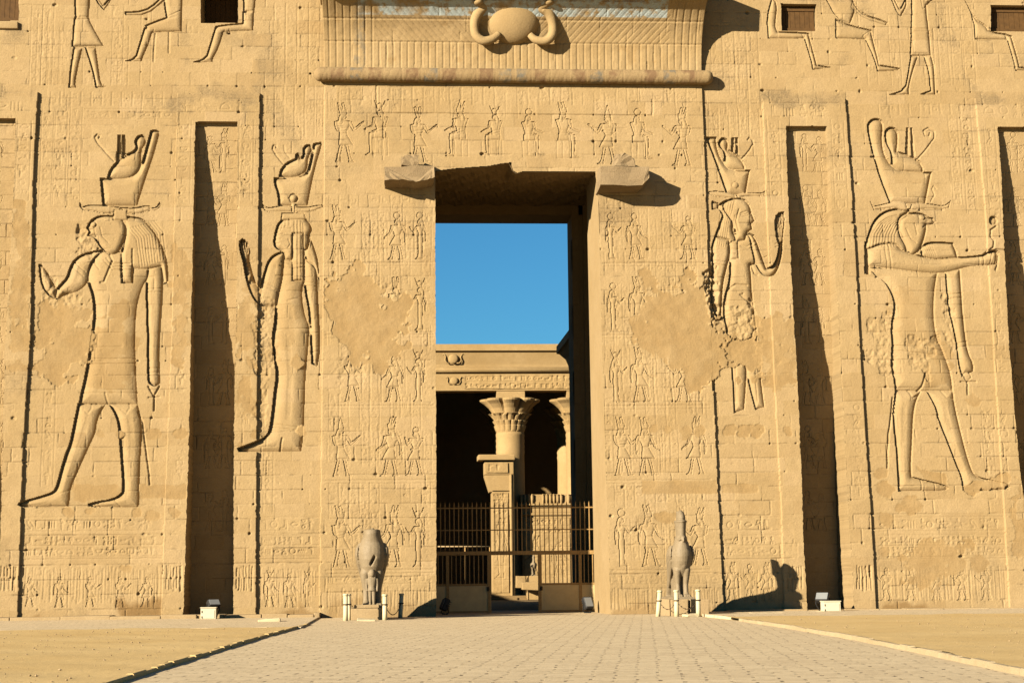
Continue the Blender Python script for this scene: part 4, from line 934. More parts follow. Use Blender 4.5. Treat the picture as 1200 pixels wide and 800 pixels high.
# carving of the recess backs
keepR, keepLAB = R.copy(), LAB.copy()
R[:] = 0.020*JNT*np.clip(jm+.3, 0, 1) + 0.006*BLK + 0.012*n_med + 0.02*n_edge*sm(-.1, .3, n_wave)
for k, xs in enumerate(((-8,), (262, ), (946, ), (1192,))):
    for y, dx in ((200, 0), (262, 3), (330, 5), (398, 7), (470, 8), (545, 12), (620, 14)):
        for x in xs:
            small(x + (dx if k >= 2 else -dx*.3), y, 56, -1 if k < 2 else 1, random.choice(['walk', 'goddess', 'offer']), random.choice(['disc', 'double', 'cap']), 0.03, lab=False)
            small(x + (dx if k >= 2 else -dx*.3)+17*(-1 if k < 2 else 1), y, 52, 1 if k < 2 else -1, random.choice(['walk', 'goddess', 'offer']), 'cap', 0.025, lab=False)
RN = R.copy(); R[:] = keepR
dn = 0.18 + np.maximum(0, 19.3-VZ)*0.112
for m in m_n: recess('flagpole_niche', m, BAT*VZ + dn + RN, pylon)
for k, m in enumerate(m_w):
    dep = (0.62, 1.9, 0.42, 0.42)[k]
    w = recess('window', m, BAT*VZ + dep + 0.01*n_med, pylon)
    P = WP(WINS[k]); xa, xb, za, zb = P[:, 0].min()+.06, P[:, 0].max()-.06, P[:, 1].min()+.03, P[:, 1].max()-.03
    bm = bmesh.new(); yb = lambda z: BAT*z + dep - .06
    n = 7
    for i in range(n):
        a = xa+(xb-xa)*i/n; b = xa+(xb-xa)*(i+1)/n-.012
        vs = bx(bm, a, b, yb(za)-.05+random.uniform(0, .012), yb(za), za, zb)
        for v in vs: v.co.y += BAT*(v.co.z-za)
    for f in (.12, .86):
        z = za+(zb-za)*f; bx(bm, xa, xb, yb(z)-.09, yb(z)-.055, z-.06, z+.06)
    mesh_bm('shutter', bm, M_WOOD, w)
    if k == 0:
        bm = bmesh.new(); xs, zs = W(-24, 26); xe, ze = W(21.5, 34.5)
        bx(bm, xs, xe, BAT*zs-.14, BAT*zs+.3, ze, zs, .04, .01); mesh_bm('sill', bm, M_PLAIN, w, True)

# ---- mass of the towers around and above the carved face
def wall_prism(bm, xa, xb, za, zb, back=11.0, shift=0.0):
    ya, yb = BAT*za+shift, BAT*zb+shift
    v = [bm.verts.new(p) for p in ((xa, ya, za), (xb, ya, za), (xb, yb, zb), (xa, yb, zb), (xa, back, za), (xb, back, za), (xb, back, zb), (xa, back, zb))]
    for f in ((0, 1, 2, 3), (5, 4, 7, 6), (4, 0, 3, 7), (1, 5, 6, 2), (3, 2, 6, 7), (4, 5, 1, 0)): bm.faces.new([v[i] for i in f])
bm = bmesh.new(); wall_prism(bm, -39.5, X0, -0.15, 36); wall_prism(bm, X0, -8.2, Z1, 36); mesh_bm('tower_masonry', bm, M_PLAIN, pylon)
bm = bmesh.new(); wall_prism(bm, X1, 39.5, -0.15, 36); wall_prism(bm, 8.2, X1, Z1, 36); mesh_bm('tower_masonry', bm, M_PLAIN, pylon)
bm = bmesh.new()
for xa, xb in ((X0, -3.6), (3.65, X1)): bx(bm, xa, xb, 10.2, 11.0, -0.15, Z1)
mesh_bm('rear_wall', bm, M_SHADE, pylon)

# ---- passage through the gateway
xl0, _ = W(510.5, 300); xr0, _ = W(703, 330)
zt = W(600, 200)[1]
xl1, xr1 = W(511, 720)[0], W(715.5, 715)[0]
bm = bmesh.new()
def jamb(xa_b, xa_t, xo, ya0, yb, ztop):
    """side of the passage: slightly leaning inner face from the battered front to depth yb"""
    nz = 34; prevs = None
    for i in range(nz+1):
        z = -0.15 + (ztop+.15)*i/nz; x = xa_b+(xa_t-xa_b)*i/nz; yf = BAT*z-GATE_OUT+0.03
        r = [bm.verts.new((x, yf+(yb-yf)*k/6.0, z)) for k in range(7)] + [bm.verts.new((xo, yb, z))]
        if prevs:
            for k in range(7): bm.faces.new((prevs[k], prevs[k+1], r[k+1], r[k]))
        prevs = r
jamb(xl1, xl0, xl1-1.1, 0, 5.3, zt+1.2); jamb(xr1, xr0, xr1+1.1, 0, 5.3, zt+1.2)
mesh_bm('passage_jamb', bm, M_STONE, pylon)
zs = zt + 0.75
bm = bmesh.new()
bx(bm, xl1-1.1, xl1-1.6, 5.3, 10.4, -.15, zs+2); bx(bm, xr1+1.1, xr1+1.6, 5.3, 10.4, -.15, zs+2)
pr = at(667, 430, 12.5)[0]; zr = at(590, 262, 12.5)[2]
bx(bm, xl1-1.6, xl1-0.1, 10.4, 12.5, -.15, zr+4, .03); bx(bm, pr, xr1+1.6, 10.4, 12.5, -.15, zr+4, .03)
for k in range(12):                                     # courses of the rear jamb, seen in the shade
    bx(bm, pr-.012*(k % 2), pr+.3, 10.38, 10.9, k*1.5, k*1.5+1.46, .02)
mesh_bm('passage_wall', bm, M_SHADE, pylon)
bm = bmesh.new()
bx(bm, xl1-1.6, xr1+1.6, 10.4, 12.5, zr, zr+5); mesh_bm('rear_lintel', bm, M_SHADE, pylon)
# soffit: rough underside of the lintel blocks, broken at the front edge
bm = bmesh.new(); nx, ny = 46, 20
edge_px = [(505, 203), (530, 199), (570, 196), (590, 192.3), (600, 191.3), (601, 200), (607, 203), (613, 202), (704, 202.5)]
ex = [W(*p)[0] for p in edge_px]; ez = [W(*p)[1] for p in edge_px]
rows = []
for j in range(ny+1):
    rr = []
    for i in range(nx+1):
        x = xl1-.35 + (xr1-xl1+.75)*i/nx; ze = float(np.interp(x, ex, ez)); f = j/ny
        yf = BAT*ze-GATE_OUT+.02; y = yf+(10.45-yf)*f
        z = ze + (zt+.18-ze)*min(1, f*3.2) + .05*math.sin(x*7+y*3)*min(1, f*5) + random.uniform(-.03, .03)*(1 if j else 0) + (0.10 if f > .35 else 0) + (.14 if f > .62 else 0)
        rr.append(bm.verts.new((x, y, z)))
    rows.append(rr)
for j in range(ny):
    for i in range(nx): bm.faces.new((rows[j][i], rows[j+1][i], rows[j+1][i+1], rows[j][i+1]))
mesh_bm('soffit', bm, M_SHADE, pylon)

# ---- torus roll, cavetto cornice, winged disc
GF = -GATE_OUT
xt0, zt0 = W(368, 86.5, .45); xt1, zt1 = W(836, 90, .45); ztor = (zt0+zt1)/2; rt = 0.29
ytor = BAT*ztor + GF - 0.20
nX, nA = 420, 28
V, Fq, red, blue, tint = [], [], [], [], []
for i in range(nX+1):
    f = i/nX; x = xt0+(xt1-xt0)*f; e = min(f, 1-f)*nX
    r = rt*math.sqrt(max(0.0, 1-(1-min(1, (e+.4)/7))**2))
    ph = (x*1.35) % 1.0
    band = 1.0 if ph > .86 and (int(ph*60) % 2 == 0) else 0.0
    for k in range(nA):
        a = 2*PI*k/nA; diag = (ph*1.0 + 0.5*a/PI) % 1
        rr_ = r*(1-.035*band) - (0.012 if abs(((ph*2+a/PI) % 1)-.5) < .05 else 0)
        V.append((x, ytor+rr_*math.cos(a), ztor+rr_*math.sin(a)))
        s_ = int(x*1.35) % 4
        red.append(1.0 if s_ in (1, 3) and .1 < ph < .8 else 0.25); blue.append(1.0 if s_ == 0 and .1 < ph < .8 else 0.0); tint.append(0)
for i in range(nX):
    for k in range(nA): Fq.append((i*nA+k, i*nA+(k+1) % nA, (i+1)*nA+(k+1) % nA, (i+1)*nA+k))
zero = np.zeros(len(V))
mesh_np('torus_moulding', V, Fq, M_CORN, pylon, True, {'red': np.array(red)*.75, 'blue': np.array(blue)*.7, 'paint': zero, 'plaster': zero, 'stain': zero+.38, 'tint': zero-.2, 'damp': zero})
# cornice grid
zc0 = ztor + rt*0.55; zc1 = W(600, -3, 1.3)[1]; xc0, xc1 = W(380, 70)[0], W(822, 72)[0]; OUTC = 1.3
cx = np.arange(xc0, xc1+.001, .03); cz = np.arange(zc0, zc1+.001, .03)
CX, CZ = np.meshgrid(cx, cz); T_ = (CZ-zc0)/(zc1-zc0)
crs = CX.shape
CH = np.zeros(crs)
c1n = fbm(crs, 18, 201, 4); c2n = fbm(crs, 6, 222, 3); c3n = fbm(crs, 40, 244, 3)
def pxx(p): return W(p, 40)[0]
ribs = lambda per: np.clip(np.abs(((CX/per) % 1)-.5)*2, 0, 1)
zl1, zl2, zl3 = W(600, 53)[1], W(600, 30)[1], W(600, 14)[1]
inwing = (CX > pxx(440)) & (CX < pxx(782))
lowb = (CZ < zl1) | ~inwing
CH += np.where(lowb, 0.035*(1-sm(.0, .30, 1-ribs(.285))), 0)
diag = np.where(CX < pxx(602), CX*1.0+CZ*1.0, -CX*1.0+CZ*1.0)
dg_ = np.clip(np.abs(((diag/.27) % 1)-.5)*2, 0, 1)
CH += np.where(inwing & (CZ >= zl1) & (CZ < zl3), 0.022*sm(.72, 1.0, dg_), 0)
sc = np.abs(np.sin(CX*9+CZ*9))*np.abs(np.sin(CX*9-CZ*9))
CH += np.where(inwing & (CZ >= zl3), 0.025*(1-sc), 0)
for z_ in (zl1, zl2): CH += 0.03*(1-sm(.01, .04, np.abs(CZ-z_)))*(np.abs(CX-0) < 9)
CH += .018*c1n + .008*c2n
for xj in np.arange(xc0+.9, xc1, 1.35): CH += .02*(1-sm(.008, .03, np.abs(CX-xj-.25*np.floor((CZ-zc0)/.55))))*(c3n > -.1)
CY = BAT*zc0 + GF - OUTC*T_**3.1 + CH
FX = CX + np.sign(CX)*.13*T_**2.2*(np.abs(CX)/8.1)**8
nc, nr = len(cx), len(cz)
ii = np.arange(nr*nc).reshape(nr, nc)
q = np.stack([ii[:-1, :-1], ii[:-1, 1:], ii[1:, 1:], ii[1:, :-1]], -1).reshape(-1, 4)
Vc = np.stack([FX, CY, CZ], -1).reshape(-1, 3)
# ends of the cornice run back into the wall
side = []; Vs = []
base_i = len(Vc)
for col, in ((0,), (nc-1,)):
    for r in range(nr): Vs.append((FX[r, col], BAT*CZ[r, col]+.3, CZ[r, col]))
side_l = [(ii[r, 0], ii[r+1, 0], base_i+r+1, base_i+r) for r in range(nr-1)]
side_r = [(ii[r, nc-1], base_i+nr+r, base_i+nr+r+1, ii[r+1, nc-1]) for r in range(nr-1)]
Vc2 = np.concatenate([Vc, np.array(Vs)]); q2 = np.concatenate([q, np.array(side_l), np.array(side_r)])
def ext(a): return np.concatenate([np.asarray(a, float).ravel(), np.zeros(len(Vs))])
blueM = ((CZ > zl2+.12) & (CX > pxx(420)) & (CX < pxx(778)))*1.0*sm(-.2, .1, c3n+.25)
cornice = mesh_np('cornice', Vc2, q2, M_CORN, pylon, False,
    {'paint': ext(blueM*1.0), 'red': ext((CZ > zl3)*inwing*.7), 'blue': ext(((np.abs(CX+6.2) < .25))*.5), 'plaster': ext(sm(.25, .4, c1n)*.6), 'stain': ext(.4*sm(.2, .5, c3n)*sm(.3, 1, T_)), 'tint': ext(c3n*.4), 'damp': ext(0*CX)})  # red at the wing top: dark brown paint plus the lip's painted-in shadow
for p in cornice.data.polygons: p.use_smooth = True
bm = bmesh.new()
bx(bm, xc0-.16, xc1+.16, BAT*zc0+GF-OUTC-.34, BAT*zc0+1.2, zc1, zc1+.95, .03); mesh_bm('lip', bm, M_PLAIN, cornice)
bm = bmesh.new(); bx(bm, xc0+.05, xc1-.05, BAT*zc0+1.1, 10.6, zc1-.4, zc1+.9); mesh_bm('gateway_roof', bm, M_PLAIN, pylon)
yc = BAT*zc0+GF-.06
def cp(px, py, y): p = at(px, py, y); return (p[0], p[1], p[2])
# disc: a bulging boss
dcx, _, dcz = at(602, 25.5, yc-.2)
bm = bmesh.new(); bmesh.ops.create_uvsphere(bm, u_segments=40, v_segments=26, radius=1.0)
for v in bm.verts:
    v.co = Vector((dcx + v.co.x*1.05, yc-.22 + v.co.y*.50 - .22*(v.co.z), dcz + v.co.z*.90))
mesh_bm('sun_disc', bm, M_PLAIN, cornice, True)
def cobra(pts, rads, hood):
    bm = bmesh.new()
    P = [cp(x, y, yc-o) for x, y, o in pts]; rads = [q_*1.05 for q_ in rads]
    PP, RR = [], []
    for i in range(len(P)-1):
        p0, p1, p2, p3 = (Vector(P[max(i-1, 0)]), Vector(P[i]), Vector(P[i+1]), Vector(P[min(i+2, len(P)-1)]))
        for s in range(5):
            t = s/5.0
            PP.append(0.5*((2*p1)+(p2-p0)*t+(2*p0-5*p1+4*p2-p3)*t*t+(3*p1-p0-3*p2+p3)*t**3)); RR.append(rads[i]*(1-t)+rads[i+1]*t)
    PP.append(Vector(P[-1])); RR.append(rads[-1])
    tube(bm, PP, RR, 14)
    ymid = sum(v.co.y for v in bm.verts)/len(bm.verts)
    h = Vector(P[-1]); q = bmesh.ops.create_uvsphere(bm, u_segments=14, v_segments=10, radius=1.0)['verts']
    for v in q: v.co = h + Vector((v.co.x*.20+hood*.05, v.co.y*.24-.10, v.co.z*.13))
    return mesh_bm('cobra', bm, M_PLAIN, cornice, True)
cobra([(585, 40, .35), (577, 46, .40), (566, 48, .42), (557.5, 41, .42), (556, 28, .42), (560, 16, .50), (567, 8, .62), (562, 4, .82)], [.13, .16, .17, .17, .18, .22, .19, .14], -1)
cobra([(621, 41, .35), (628, 47, .40), (640, 48, .42), (647, 41, .42), (647.5, 28, .42), (643, 15, .50), (634, 9, .62), (642, 4, .82)], [.12, .15, .17, .18, .18, .22, .19, .14], 1)

# ---- broken bracket stones at the corners of the doorway
def bracket(face, depth, drop, top, side_cut):
    """face: photograph polygon of the front; runs back to the wall with the underside rising towards the front"""
    bm = bmesh.new()
    P = [W(*p, depth) for p in face]
    yf = BAT*P[0][1]+GF-depth
    fr = [bm.verts.new((x, yf + BAT*(z-P[0][1]) + random.uniform(-.04, .04), z)) for x, z in P]
    zmin = min(z for x, z in P); zmax = max(z for x, z in P)
    bk = []
    for x, z in P:
        t = (zmax-z)/(zmax-zmin); bk.append(bm.verts.new((x, BAT*z+GF+.25, z - drop*t)))
    n = len(fr); bm.faces.new(fr); bm.faces.new(bk[::-1])
    for i in range(n): bm.faces.new((fr[i], bk[i], bk[(i+1) % n], fr[(i+1) % n]))
    Q = [W(*p, depth*.8) for p in top]; a = [bm.verts.new((x, yf+.05+random.uniform(0, .05), z)) for x, z in Q]; b = [bm.verts.new((x, yf+depth*.8, z)) for x, z in Q]
    bm.faces.new(a); bm.faces.new(b[::-1]); n = len(a)
    for i in range(n): bm.faces.new((a[i], b[i], b[(i+1) % n], a[(i+1) % n]))
    bmesh.ops.triangulate(bm, faces=bm.faces[:]); bmesh.ops.subdivide_edges(bm, edges=bm.edges[:], cuts=2, use_grid_fill=True)
    for v in bm.verts: v.co += Vector((random.uniform(-.025, .025), random.uniform(-.05, .04), random.uniform(-.03, .03)))
    return mesh_bm('bracket_stone', bm, M_GREY, pylon)
bracket([(451, 196), (509, 195), (509, 209), (500, 212), (488, 213.5), (478, 211.5), (467, 211.5), (451, 212)], 1.15, .12, [(470, 196), (470, 186), (477, 183.5), (490, 183), (490, 196)], 0)
bracket([(703, 196.5), (760, 196), (760, 209), (752, 217.5), (703, 218)], 1.25, .06, [(719, 197), (720, 183), (730, 181), (738, 184.5), (742, 188), (743, 197)], 1)

# ================================================================ THE COURT BEHIND
YF = 63.0
court = empty('hypostyle_hall', (0, YF, 0), 'sunlit sandstone columned hall front seen through the doorway behind the gate', 'temple')
def rel(o): return o
def cz_(py, px=600, Y=YF): return at(px, py, Y)[2]
def cx_(px, py=500, Y=YF): return at(px, py, Y)[0]
def child(name, bm, mat=M_COURT, smooth=False, parent=None):
    o = mesh_bm(name, bm, mat, parent or court, smooth)
    if parent is None: o.matrix_parent_inverse = Matrix.Translation((0, -YF, 0))
    return o
z_top, z_led, z_cav, z_tor, z_arc, z_opn = cz_(404), cz_(411.5), cz_(415), cz_(433), cz_(436.5), cz_(457.5)
bm = bmesh.new()
bx(bm, -19.8, 19.8, YF, YF+1.6, z_opn, z_arc, .02); child('architrave', bm)
bm = bmesh.new()
bm2 = bm
prof_pts = [(YF, z_arc+.38), (YF-.02, z_arc+.6), (YF-.10, z_arc+.9), (YF-.26, z_led-.1), (YF-.42, z_led), (YF-.50, z_led), (YF-.50, z_top), (YF+1.6, z_top), (YF+1.6, z_arc+.38)]
a = [bm.verts.new((-20, y, z)) for y, z in prof_pts]; b = [bm.verts.new((20, y, z)) for y, z in prof_pts]; n = len(a)
for i in range(n): bm.faces.new((a[i], b[i], b[(i+1) % n], a[(i+1) % n]))
bm.faces.new(a[::-1]); bm.faces.new(b)
hall_cornice = child('cornice', bm)
bm = bmesh.new(); tube(bm, [(-20.1, YF-.10, z_arc+.18), (20.1, YF-.10, z_arc+.18)], .2, 14); child('torus_moulding', bm, smooth=True)
for (px, py, s) in ((531, 420.5, .34), (532, 446, .27)):
    p = at(px, py, YF-.1)
    bm = bmesh.new()
    q = bmesh.ops.create_uvsphere(bm, u_segments=18, v_segments=12, radius=1.0)['verts']
    for v in q: v.co = Vector((p[0]+v.co.x*s*1.05, YF-.12+v.co.y*s*.3-(.16 if py < 430 else 0), p[2]+v.co.z*s))
    for sg in (-1, 1):
        tube(bm, [(p[0]+sg*s*x, YF-.06-(.16 if py < 430 else 0), p[2]+s*z) for x, z in ((.7, -.9), (1.35, -.9), (1.75, -.3), (1.6, .4), (1.85, 1.0), (2.2, .95))], s*.13, 8)
    child('sun_disc', bm, smooth=True)
def carved_panel(name, x0, x1, z0, z1, Y, cols, rows, fig, parent, depth=.05, seed=1, dd=.04):
    rr = random.Random(seed); nx_, nz_ = int((x1-x0)/dd)+1, int((z1-z0)/dd)+1
    A = fbm((nz_, nx_), 9, seed*7, 3)*.03 + fbm((nz_, nx_), 30, seed*9, 3)*.04
    def stamp(cx__, cy__, size, dp, key):
        n = max(5, int(size/dd)); t = tile(key, n); i, j = int(cx__/dd)-n//2, int(cy__/dd)-n//2
        if 0 <= i and 0 <= j and i+n <= nx_ and j+n <= nz_: A[j:j+n, i:i+n] += dp*t
    Wd, Hd = x1-x0, z1-z0
    if fig:
        for k in range(fig):
            cx__ = Wd*(k+.5)/fig; h = Hd*.62; yy, xx = np.mgrid[0:nz_, 0:nx_]*dd; u = None
            for P in figure_polys(rr.choice(['offer', 'walk', 'goddess'])) + crown_polys(rr.choice(['double', 'disc']), .01, .785):
                Q = [(cx__+(1 if k % 2 else -1)*a*h, Hd*.14+b*h) for a, b in P]; sd_ = poly_sd(Q, xx, yy); u = sd_ if u is None else np.maximum(u, sd_)
            A[:] = np.where(u > 0, depth*1.5-depth*1.4*prof(u/.16), A)
        rows = max(rows, 1)
    rh = (Hd*(.22 if fig else 1.0))/rows
    for r_ in range(rows):
        zc_ = Hd-(r_+.5)*rh; x_ = rh*.45
        A[max(0, min(nz_-1, int((Hd-(r_+1)*rh)/dd))), :] += depth*.6
        while x_ < Wd-rh*.4:
            stamp(x_, zc_, rh*rr.uniform(.6, .85), depth, rr.choice(GK)); x_ += rh*rr.uniform(.6, .9)
    for k in range(1, cols): A[:, min(nx_-1, int(Wd*k/cols/dd))] += depth*.7
    for z_ in np.arange(.9, Hd, 1.0): A[int(z_/dd), :] += .03
    xs_ = np.linspace(x0, x1, nx_); zs_ = np.linspace(z0, z1, nz_); GXp, GZp = np.meshgrid(xs_, zs_); ii_ = np.arange(nx_*nz_).reshape(nz_, nx_)
    q_ = np.stack([ii_[:-1, :-1], ii_[:-1, 1:], ii_[1:, 1:], ii_[1:, :-1]], -1).reshape(-1, 4)
    o = mesh_np(name, np.stack([GXp, Y+A, GZp], -1).reshape(-1, 3), q_, M_COURT, parent, True)
    if parent is court: o.matrix_parent_inverse = Matrix.Translation((0, -YF, 0))
    return o
def poly_sd(P, x, z):
    d2 = np.full(x.shape, 1e9); ins_ = np.zeros(x.shape, bool); A = np.asarray(P, float); B = np.roll(A, -1, 0)
    for (ax, az), (bx_, bz) in zip(A, B):
        ex_, ez_ = bx_-ax, bz-az; t = np.clip(((x-ax)*ex_+(z-az)*ez_)/(ex_*ex_+ez_*ez_+1e-12), 0, 1); d2 = np.minimum(d2, (x-ax-t*ex_)**2+(z-az-t*ez_)**2)
        if az != bz: ins_ ^= ((az > z) != (bz > z)) & (x < ax+(z-az)*ex_/(ez_ if ez_ else 1e-9))
    return np.where(ins_, np.sqrt(d2), -np.sqrt(d2))
carved_panel('inscription', -1.55+2.2, 8.8, z_opn+.12, z_arc-.12, YF-.075, 0, 2, 0, court, .05, 3); carved_panel('inscription', -8.8, -.75-.8, z_opn+.12, z_arc-.12, YF-.075, 0, 2, 0, court, .05, 4)
# hall interior
bm = bmesh.new()
bx(bm, -20, 20, YF+13, YF+13.5, -.15, z_top-.3); bx(bm, -20, -19.5, YF+.6, YF+13, -.15, z_opn); bx(bm, 19.5, 20, YF+.6, YF+13, -.15, z_opn); bx(bm, -20, 20, YF+1.65, YF+13.5, z_top-.35, z_top-.02)
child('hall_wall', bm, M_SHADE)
# columns
def column(x, y, zt_, cap_h, r, flare):
    bm = bmesh.new()
    loft(bm, [(x, y, -.15, r*1.3, r*1.3), (x, y, .35, r*1.3, r*1.3), (x, y, .4, r*1.02, r*1.02), (x, y, (zt_-cap_h)*.5, r*1.0, r*1.0), (x, y, zt_-cap_h-1.6, r*.97, r*.97)] +
         [(x, y, zt_-cap_h-1.6+.2*k, r*(.97+(.035 if k % 2 else 0)), r*(.97+(.035 if k % 2 else 0))) for k in range(1, 9)], 32)
    sh = child('column', bm, smooth=True)
    bm = bmesh.new(); nn = 64; prev = None
    prof_c = [(0, .95, 0), (.08, 1.02, .04), (.20, 1.10, .05), (.22, 1.02, .05), (.34, 1.18, .08), (.37, 1.07, .06), (.50, 1.28, .10), (.56, 1.42, .12), (.58, 1.2, .06), (.72, 1.38, .10), (.84, 1.62, .14), (.93, 1.88, .17), (.98, 1.92, .17), (1.0, 1.84, .16)]
    for (t, rr, am) in prof_c:
        ring = []
        for k in range(nn):
            a = 2*PI*k/nn; m_ = abs(math.cos(4*a)) if t > .55 else abs(math.cos(8*a+(1.57 if t < .35 else 0)))
            q_ = r*(1+(rr-1)*flare)*(1-am+am*2*m_**.6*.8)
            ring.append(bm.verts.new((x+q_*math.cos(a), y+q_*math.sin(a), zt_-cap_h+t*cap_h)))
        if prev:
            for k in range(nn): bm.faces.new((prev[k], prev[(k+1) % nn], ring[(k+1) % nn], ring[k]))
        prev = ring
    bm.faces.new(prev)
    mesh_bm('capital', bm, M_COURT, sh, False)
    bm = bmesh.new(); bx(bm, x-r*.98, x+r*.98, y-r*.98, y+r*.98, zt_-.02, z_opn+.01, .02); mesh_bm('abacus', bm, M_COURT, sh)
xcol = cx_(599, 500); rcol = (cx_(616, 520)-cx_(582, 520))/2
zcap = cz_(466.5); caph = zcap-cz_(505.5)
for xx in (xcol, xcol+5.1, xcol+10.2, -xcol, -xcol-5.1, -xcol-10.2): column(xx, YF+rcol+.05, zcap, caph, rcol, 1.0)
for xx in (xcol+.2, xcol+5.1, -xcol, -xcol-5.1): column(xx, YF+8.0, zcap, caph, rcol, .9)
# screen walls with a frieze of cobras, and the broken door jambs
zsc, zsf, zst = cz_(579), cz_(591), cz_(601)
def screen(xa, xb):
    bm = bmesh.new(); bx(bm, xa, xb, YF-.25, YF+.55, -.15, zst, .02)
    sw = child('screen_wall', bm)
    o = carved_panel('relief_panel', xa+.15, xb-.15, .8, zst-.35, YF-.33, 0, 2, 2, sw, .06, int(abs(xa)*10)); o.matrix_parent_inverse = Matrix.Translation((0, 0, 0))
    bm = bmesh.new(); tube(bm, [(xa-.05, YF-.3, zst-.1), (xb+.05, YF-.3, zst-.1)], .11, 10)
    bx(bm, xa-.05, xb+.05, YF-.32, YF+.55, zst+.02, zsf-.1); bx(bm, xa-.22, xb+.22, YF-.52, YF+.55, zsf-.08, zsf+.05, .02)
    n = int((xb-xa)/.24)
    for k in range(n+1):
        x = xa-.05+(xb-xa+.1)*k/n
        if random.random() < .12: continue
        loft(bm, [(x, YF-.36, zsf+.05, .07, .08), (x, YF-.42, zsf+.3, .09, .09), (x, YF-.42, zsc-.16, .10, .08), (x, YF-.44, zsc-.05, .06, .10), (x, YF-.44, zsc, .03, .05)], 8)
    bx(bm, xa-.05, xb+.05, YF-.30, YF+.5, zsf+.05, zsc-.03)
    mesh_bm('frieze', bm, M_COURT, sw)
xs0, xs1 = cx_(611.5, 620), cx_(668, 620)
screen(xs0, xcol+5.1-rcol*.8); screen(xcol+5.1+rcol*.8, xcol+10.2-rcol*.8); screen(-xcol-5.1+rcol*.8, -xs0); screen(-xcol-10.2+rcol*.8, -xcol-5.1-rcol*.8)
xj0, xj1 = cx_(575.5, 620), cx_(601, 620); zj = cz_(534)
for sg in (1, -1):
    bm = bmesh.new(); yj0, yj1 = YF-1.5, YF+.2
    a_, b_ = sorted((sg*xj0, sg*xj1))
    bx(bm, a_, b_, yj0, yj1, -.15, cz_(575), .03)
    ins = sg*(cx_(566.5, 550)); c_, d_ = sorted((ins, sg*xj1))
    bx(bm, c_, d_, yj0+.03, yj1-.03, cz_(557), cz_(541)+.004, .06)
    v = bx(bm, c_, d_, yj0, yj1-.02, cz_(577), cz_(557.5), .02)
    for q_ in v:
        if q_.co.z < cz_(568) and abs(q_.co.x-ins) < .2: q_.co.x += sg*.35
    jb = child('door_jamb', bm)
    bm = bmesh.new(); e0, e1 = sorted((sg*cx_(559, 537), sg*cx_(601.5, 537))); bx(bm, e0, e1, yj0-.3, yj1+.1, cz_(540.5), zj, .08); mesh_bm('cap_stone', bm, M_COURT, jb)
    bm = bmesh.new()
    tube(bm, [(b_-.22, yj0-.05, .2), (b_-.22, yj0-.05, cz_(557))], .09, 8)
    mesh_bm('edge_roll', bm, M_COURT, jb)
    o = carved_panel('relief_panel', a_+.1, b_-.42, .5, cz_(578), yj0-.07, 2, 4, 1, jb, .05, 5+sg)
    o = carved_panel('relief_panel', c_+.12, d_-.42, cz_(555), cz_(543), yj0-.05, 0, 1, 0, jb, .05, 8+sg)
bm = bmesh.new(); bx(bm, -20, 20, YF-3.2, YF+13, -.4, .28, .02); bx(bm, -6, 6, YF-3.8, YF-3.2, -.4, .14, .02); child('platform', bm, M_SHADE)
# side walls of the court
sidew = empty('court_colonnade', (10, 30, 0), 'dark side wall of the inner court with overhanging cornice, right of the doorway', 'wall')
YE = 34.0
pe = at(652, 406, YE); xw_ = at(667.5, 470, YE)[0]
bm = bmesh.new()
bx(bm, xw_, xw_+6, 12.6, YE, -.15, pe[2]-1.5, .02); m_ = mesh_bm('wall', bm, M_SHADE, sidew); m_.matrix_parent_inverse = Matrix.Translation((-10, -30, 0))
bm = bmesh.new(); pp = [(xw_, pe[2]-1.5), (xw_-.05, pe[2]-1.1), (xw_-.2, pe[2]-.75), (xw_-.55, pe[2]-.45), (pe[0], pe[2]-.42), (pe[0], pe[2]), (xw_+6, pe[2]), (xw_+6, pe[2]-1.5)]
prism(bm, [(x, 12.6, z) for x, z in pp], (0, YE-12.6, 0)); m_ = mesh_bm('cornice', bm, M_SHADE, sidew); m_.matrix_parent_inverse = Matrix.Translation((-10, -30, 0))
lw = empty('court_shade_wall', (-22, 40, 0), 'unseen plain wall left of the inner court, added to shade its floor', 'wall')  # unseen side wall, added and sized to shade the court floor
bm = bmesh.new(); bx(bm, -25, -20.5, 14, YF+10, -.15, 9.2, .03); m_ = mesh_bm('wall', bm, M_PLAIN, lw); m_.matrix_parent_inverse = Matrix.Translation((22, -40, 0))
bm = bmesh.new(); bx(bm, -25.3, -20.2, 14, YF+10, 9.202, 9.9, .05); m_ = mesh_bm('coping', bm, M_PLAIN, lw); m_.matrix_parent_inverse = Matrix.Translation((22, -40, 0))
# small things in the court
bm = bmesh.new()
p = ground(612, 705, 0); 
def stone_block(px0, px1, py0, py1, Y, dy, label, rot=0):
    a = at(px0, py1, Y); b = at(px1, py0, Y); bm = bmesh.new(); bx(bm, a[0], b[0], Y, Y+dy, a[2] if a[2] > 0 else 0, b[2], .05, .04)
    return tag(mesh_bm('stone_block', bm, M_COURT), label, 'stone block', 'loose blocks in the inner court')
stone_block(605, 616.5, 674.5, 689, YF-4.6, .7, 'pale fallen block before the screen wall, nearer the opening between the gate leaves')
stone_block(612, 631, 681.5, 691, YF-5.6, .7, 'low shaded block below the small court falcon')

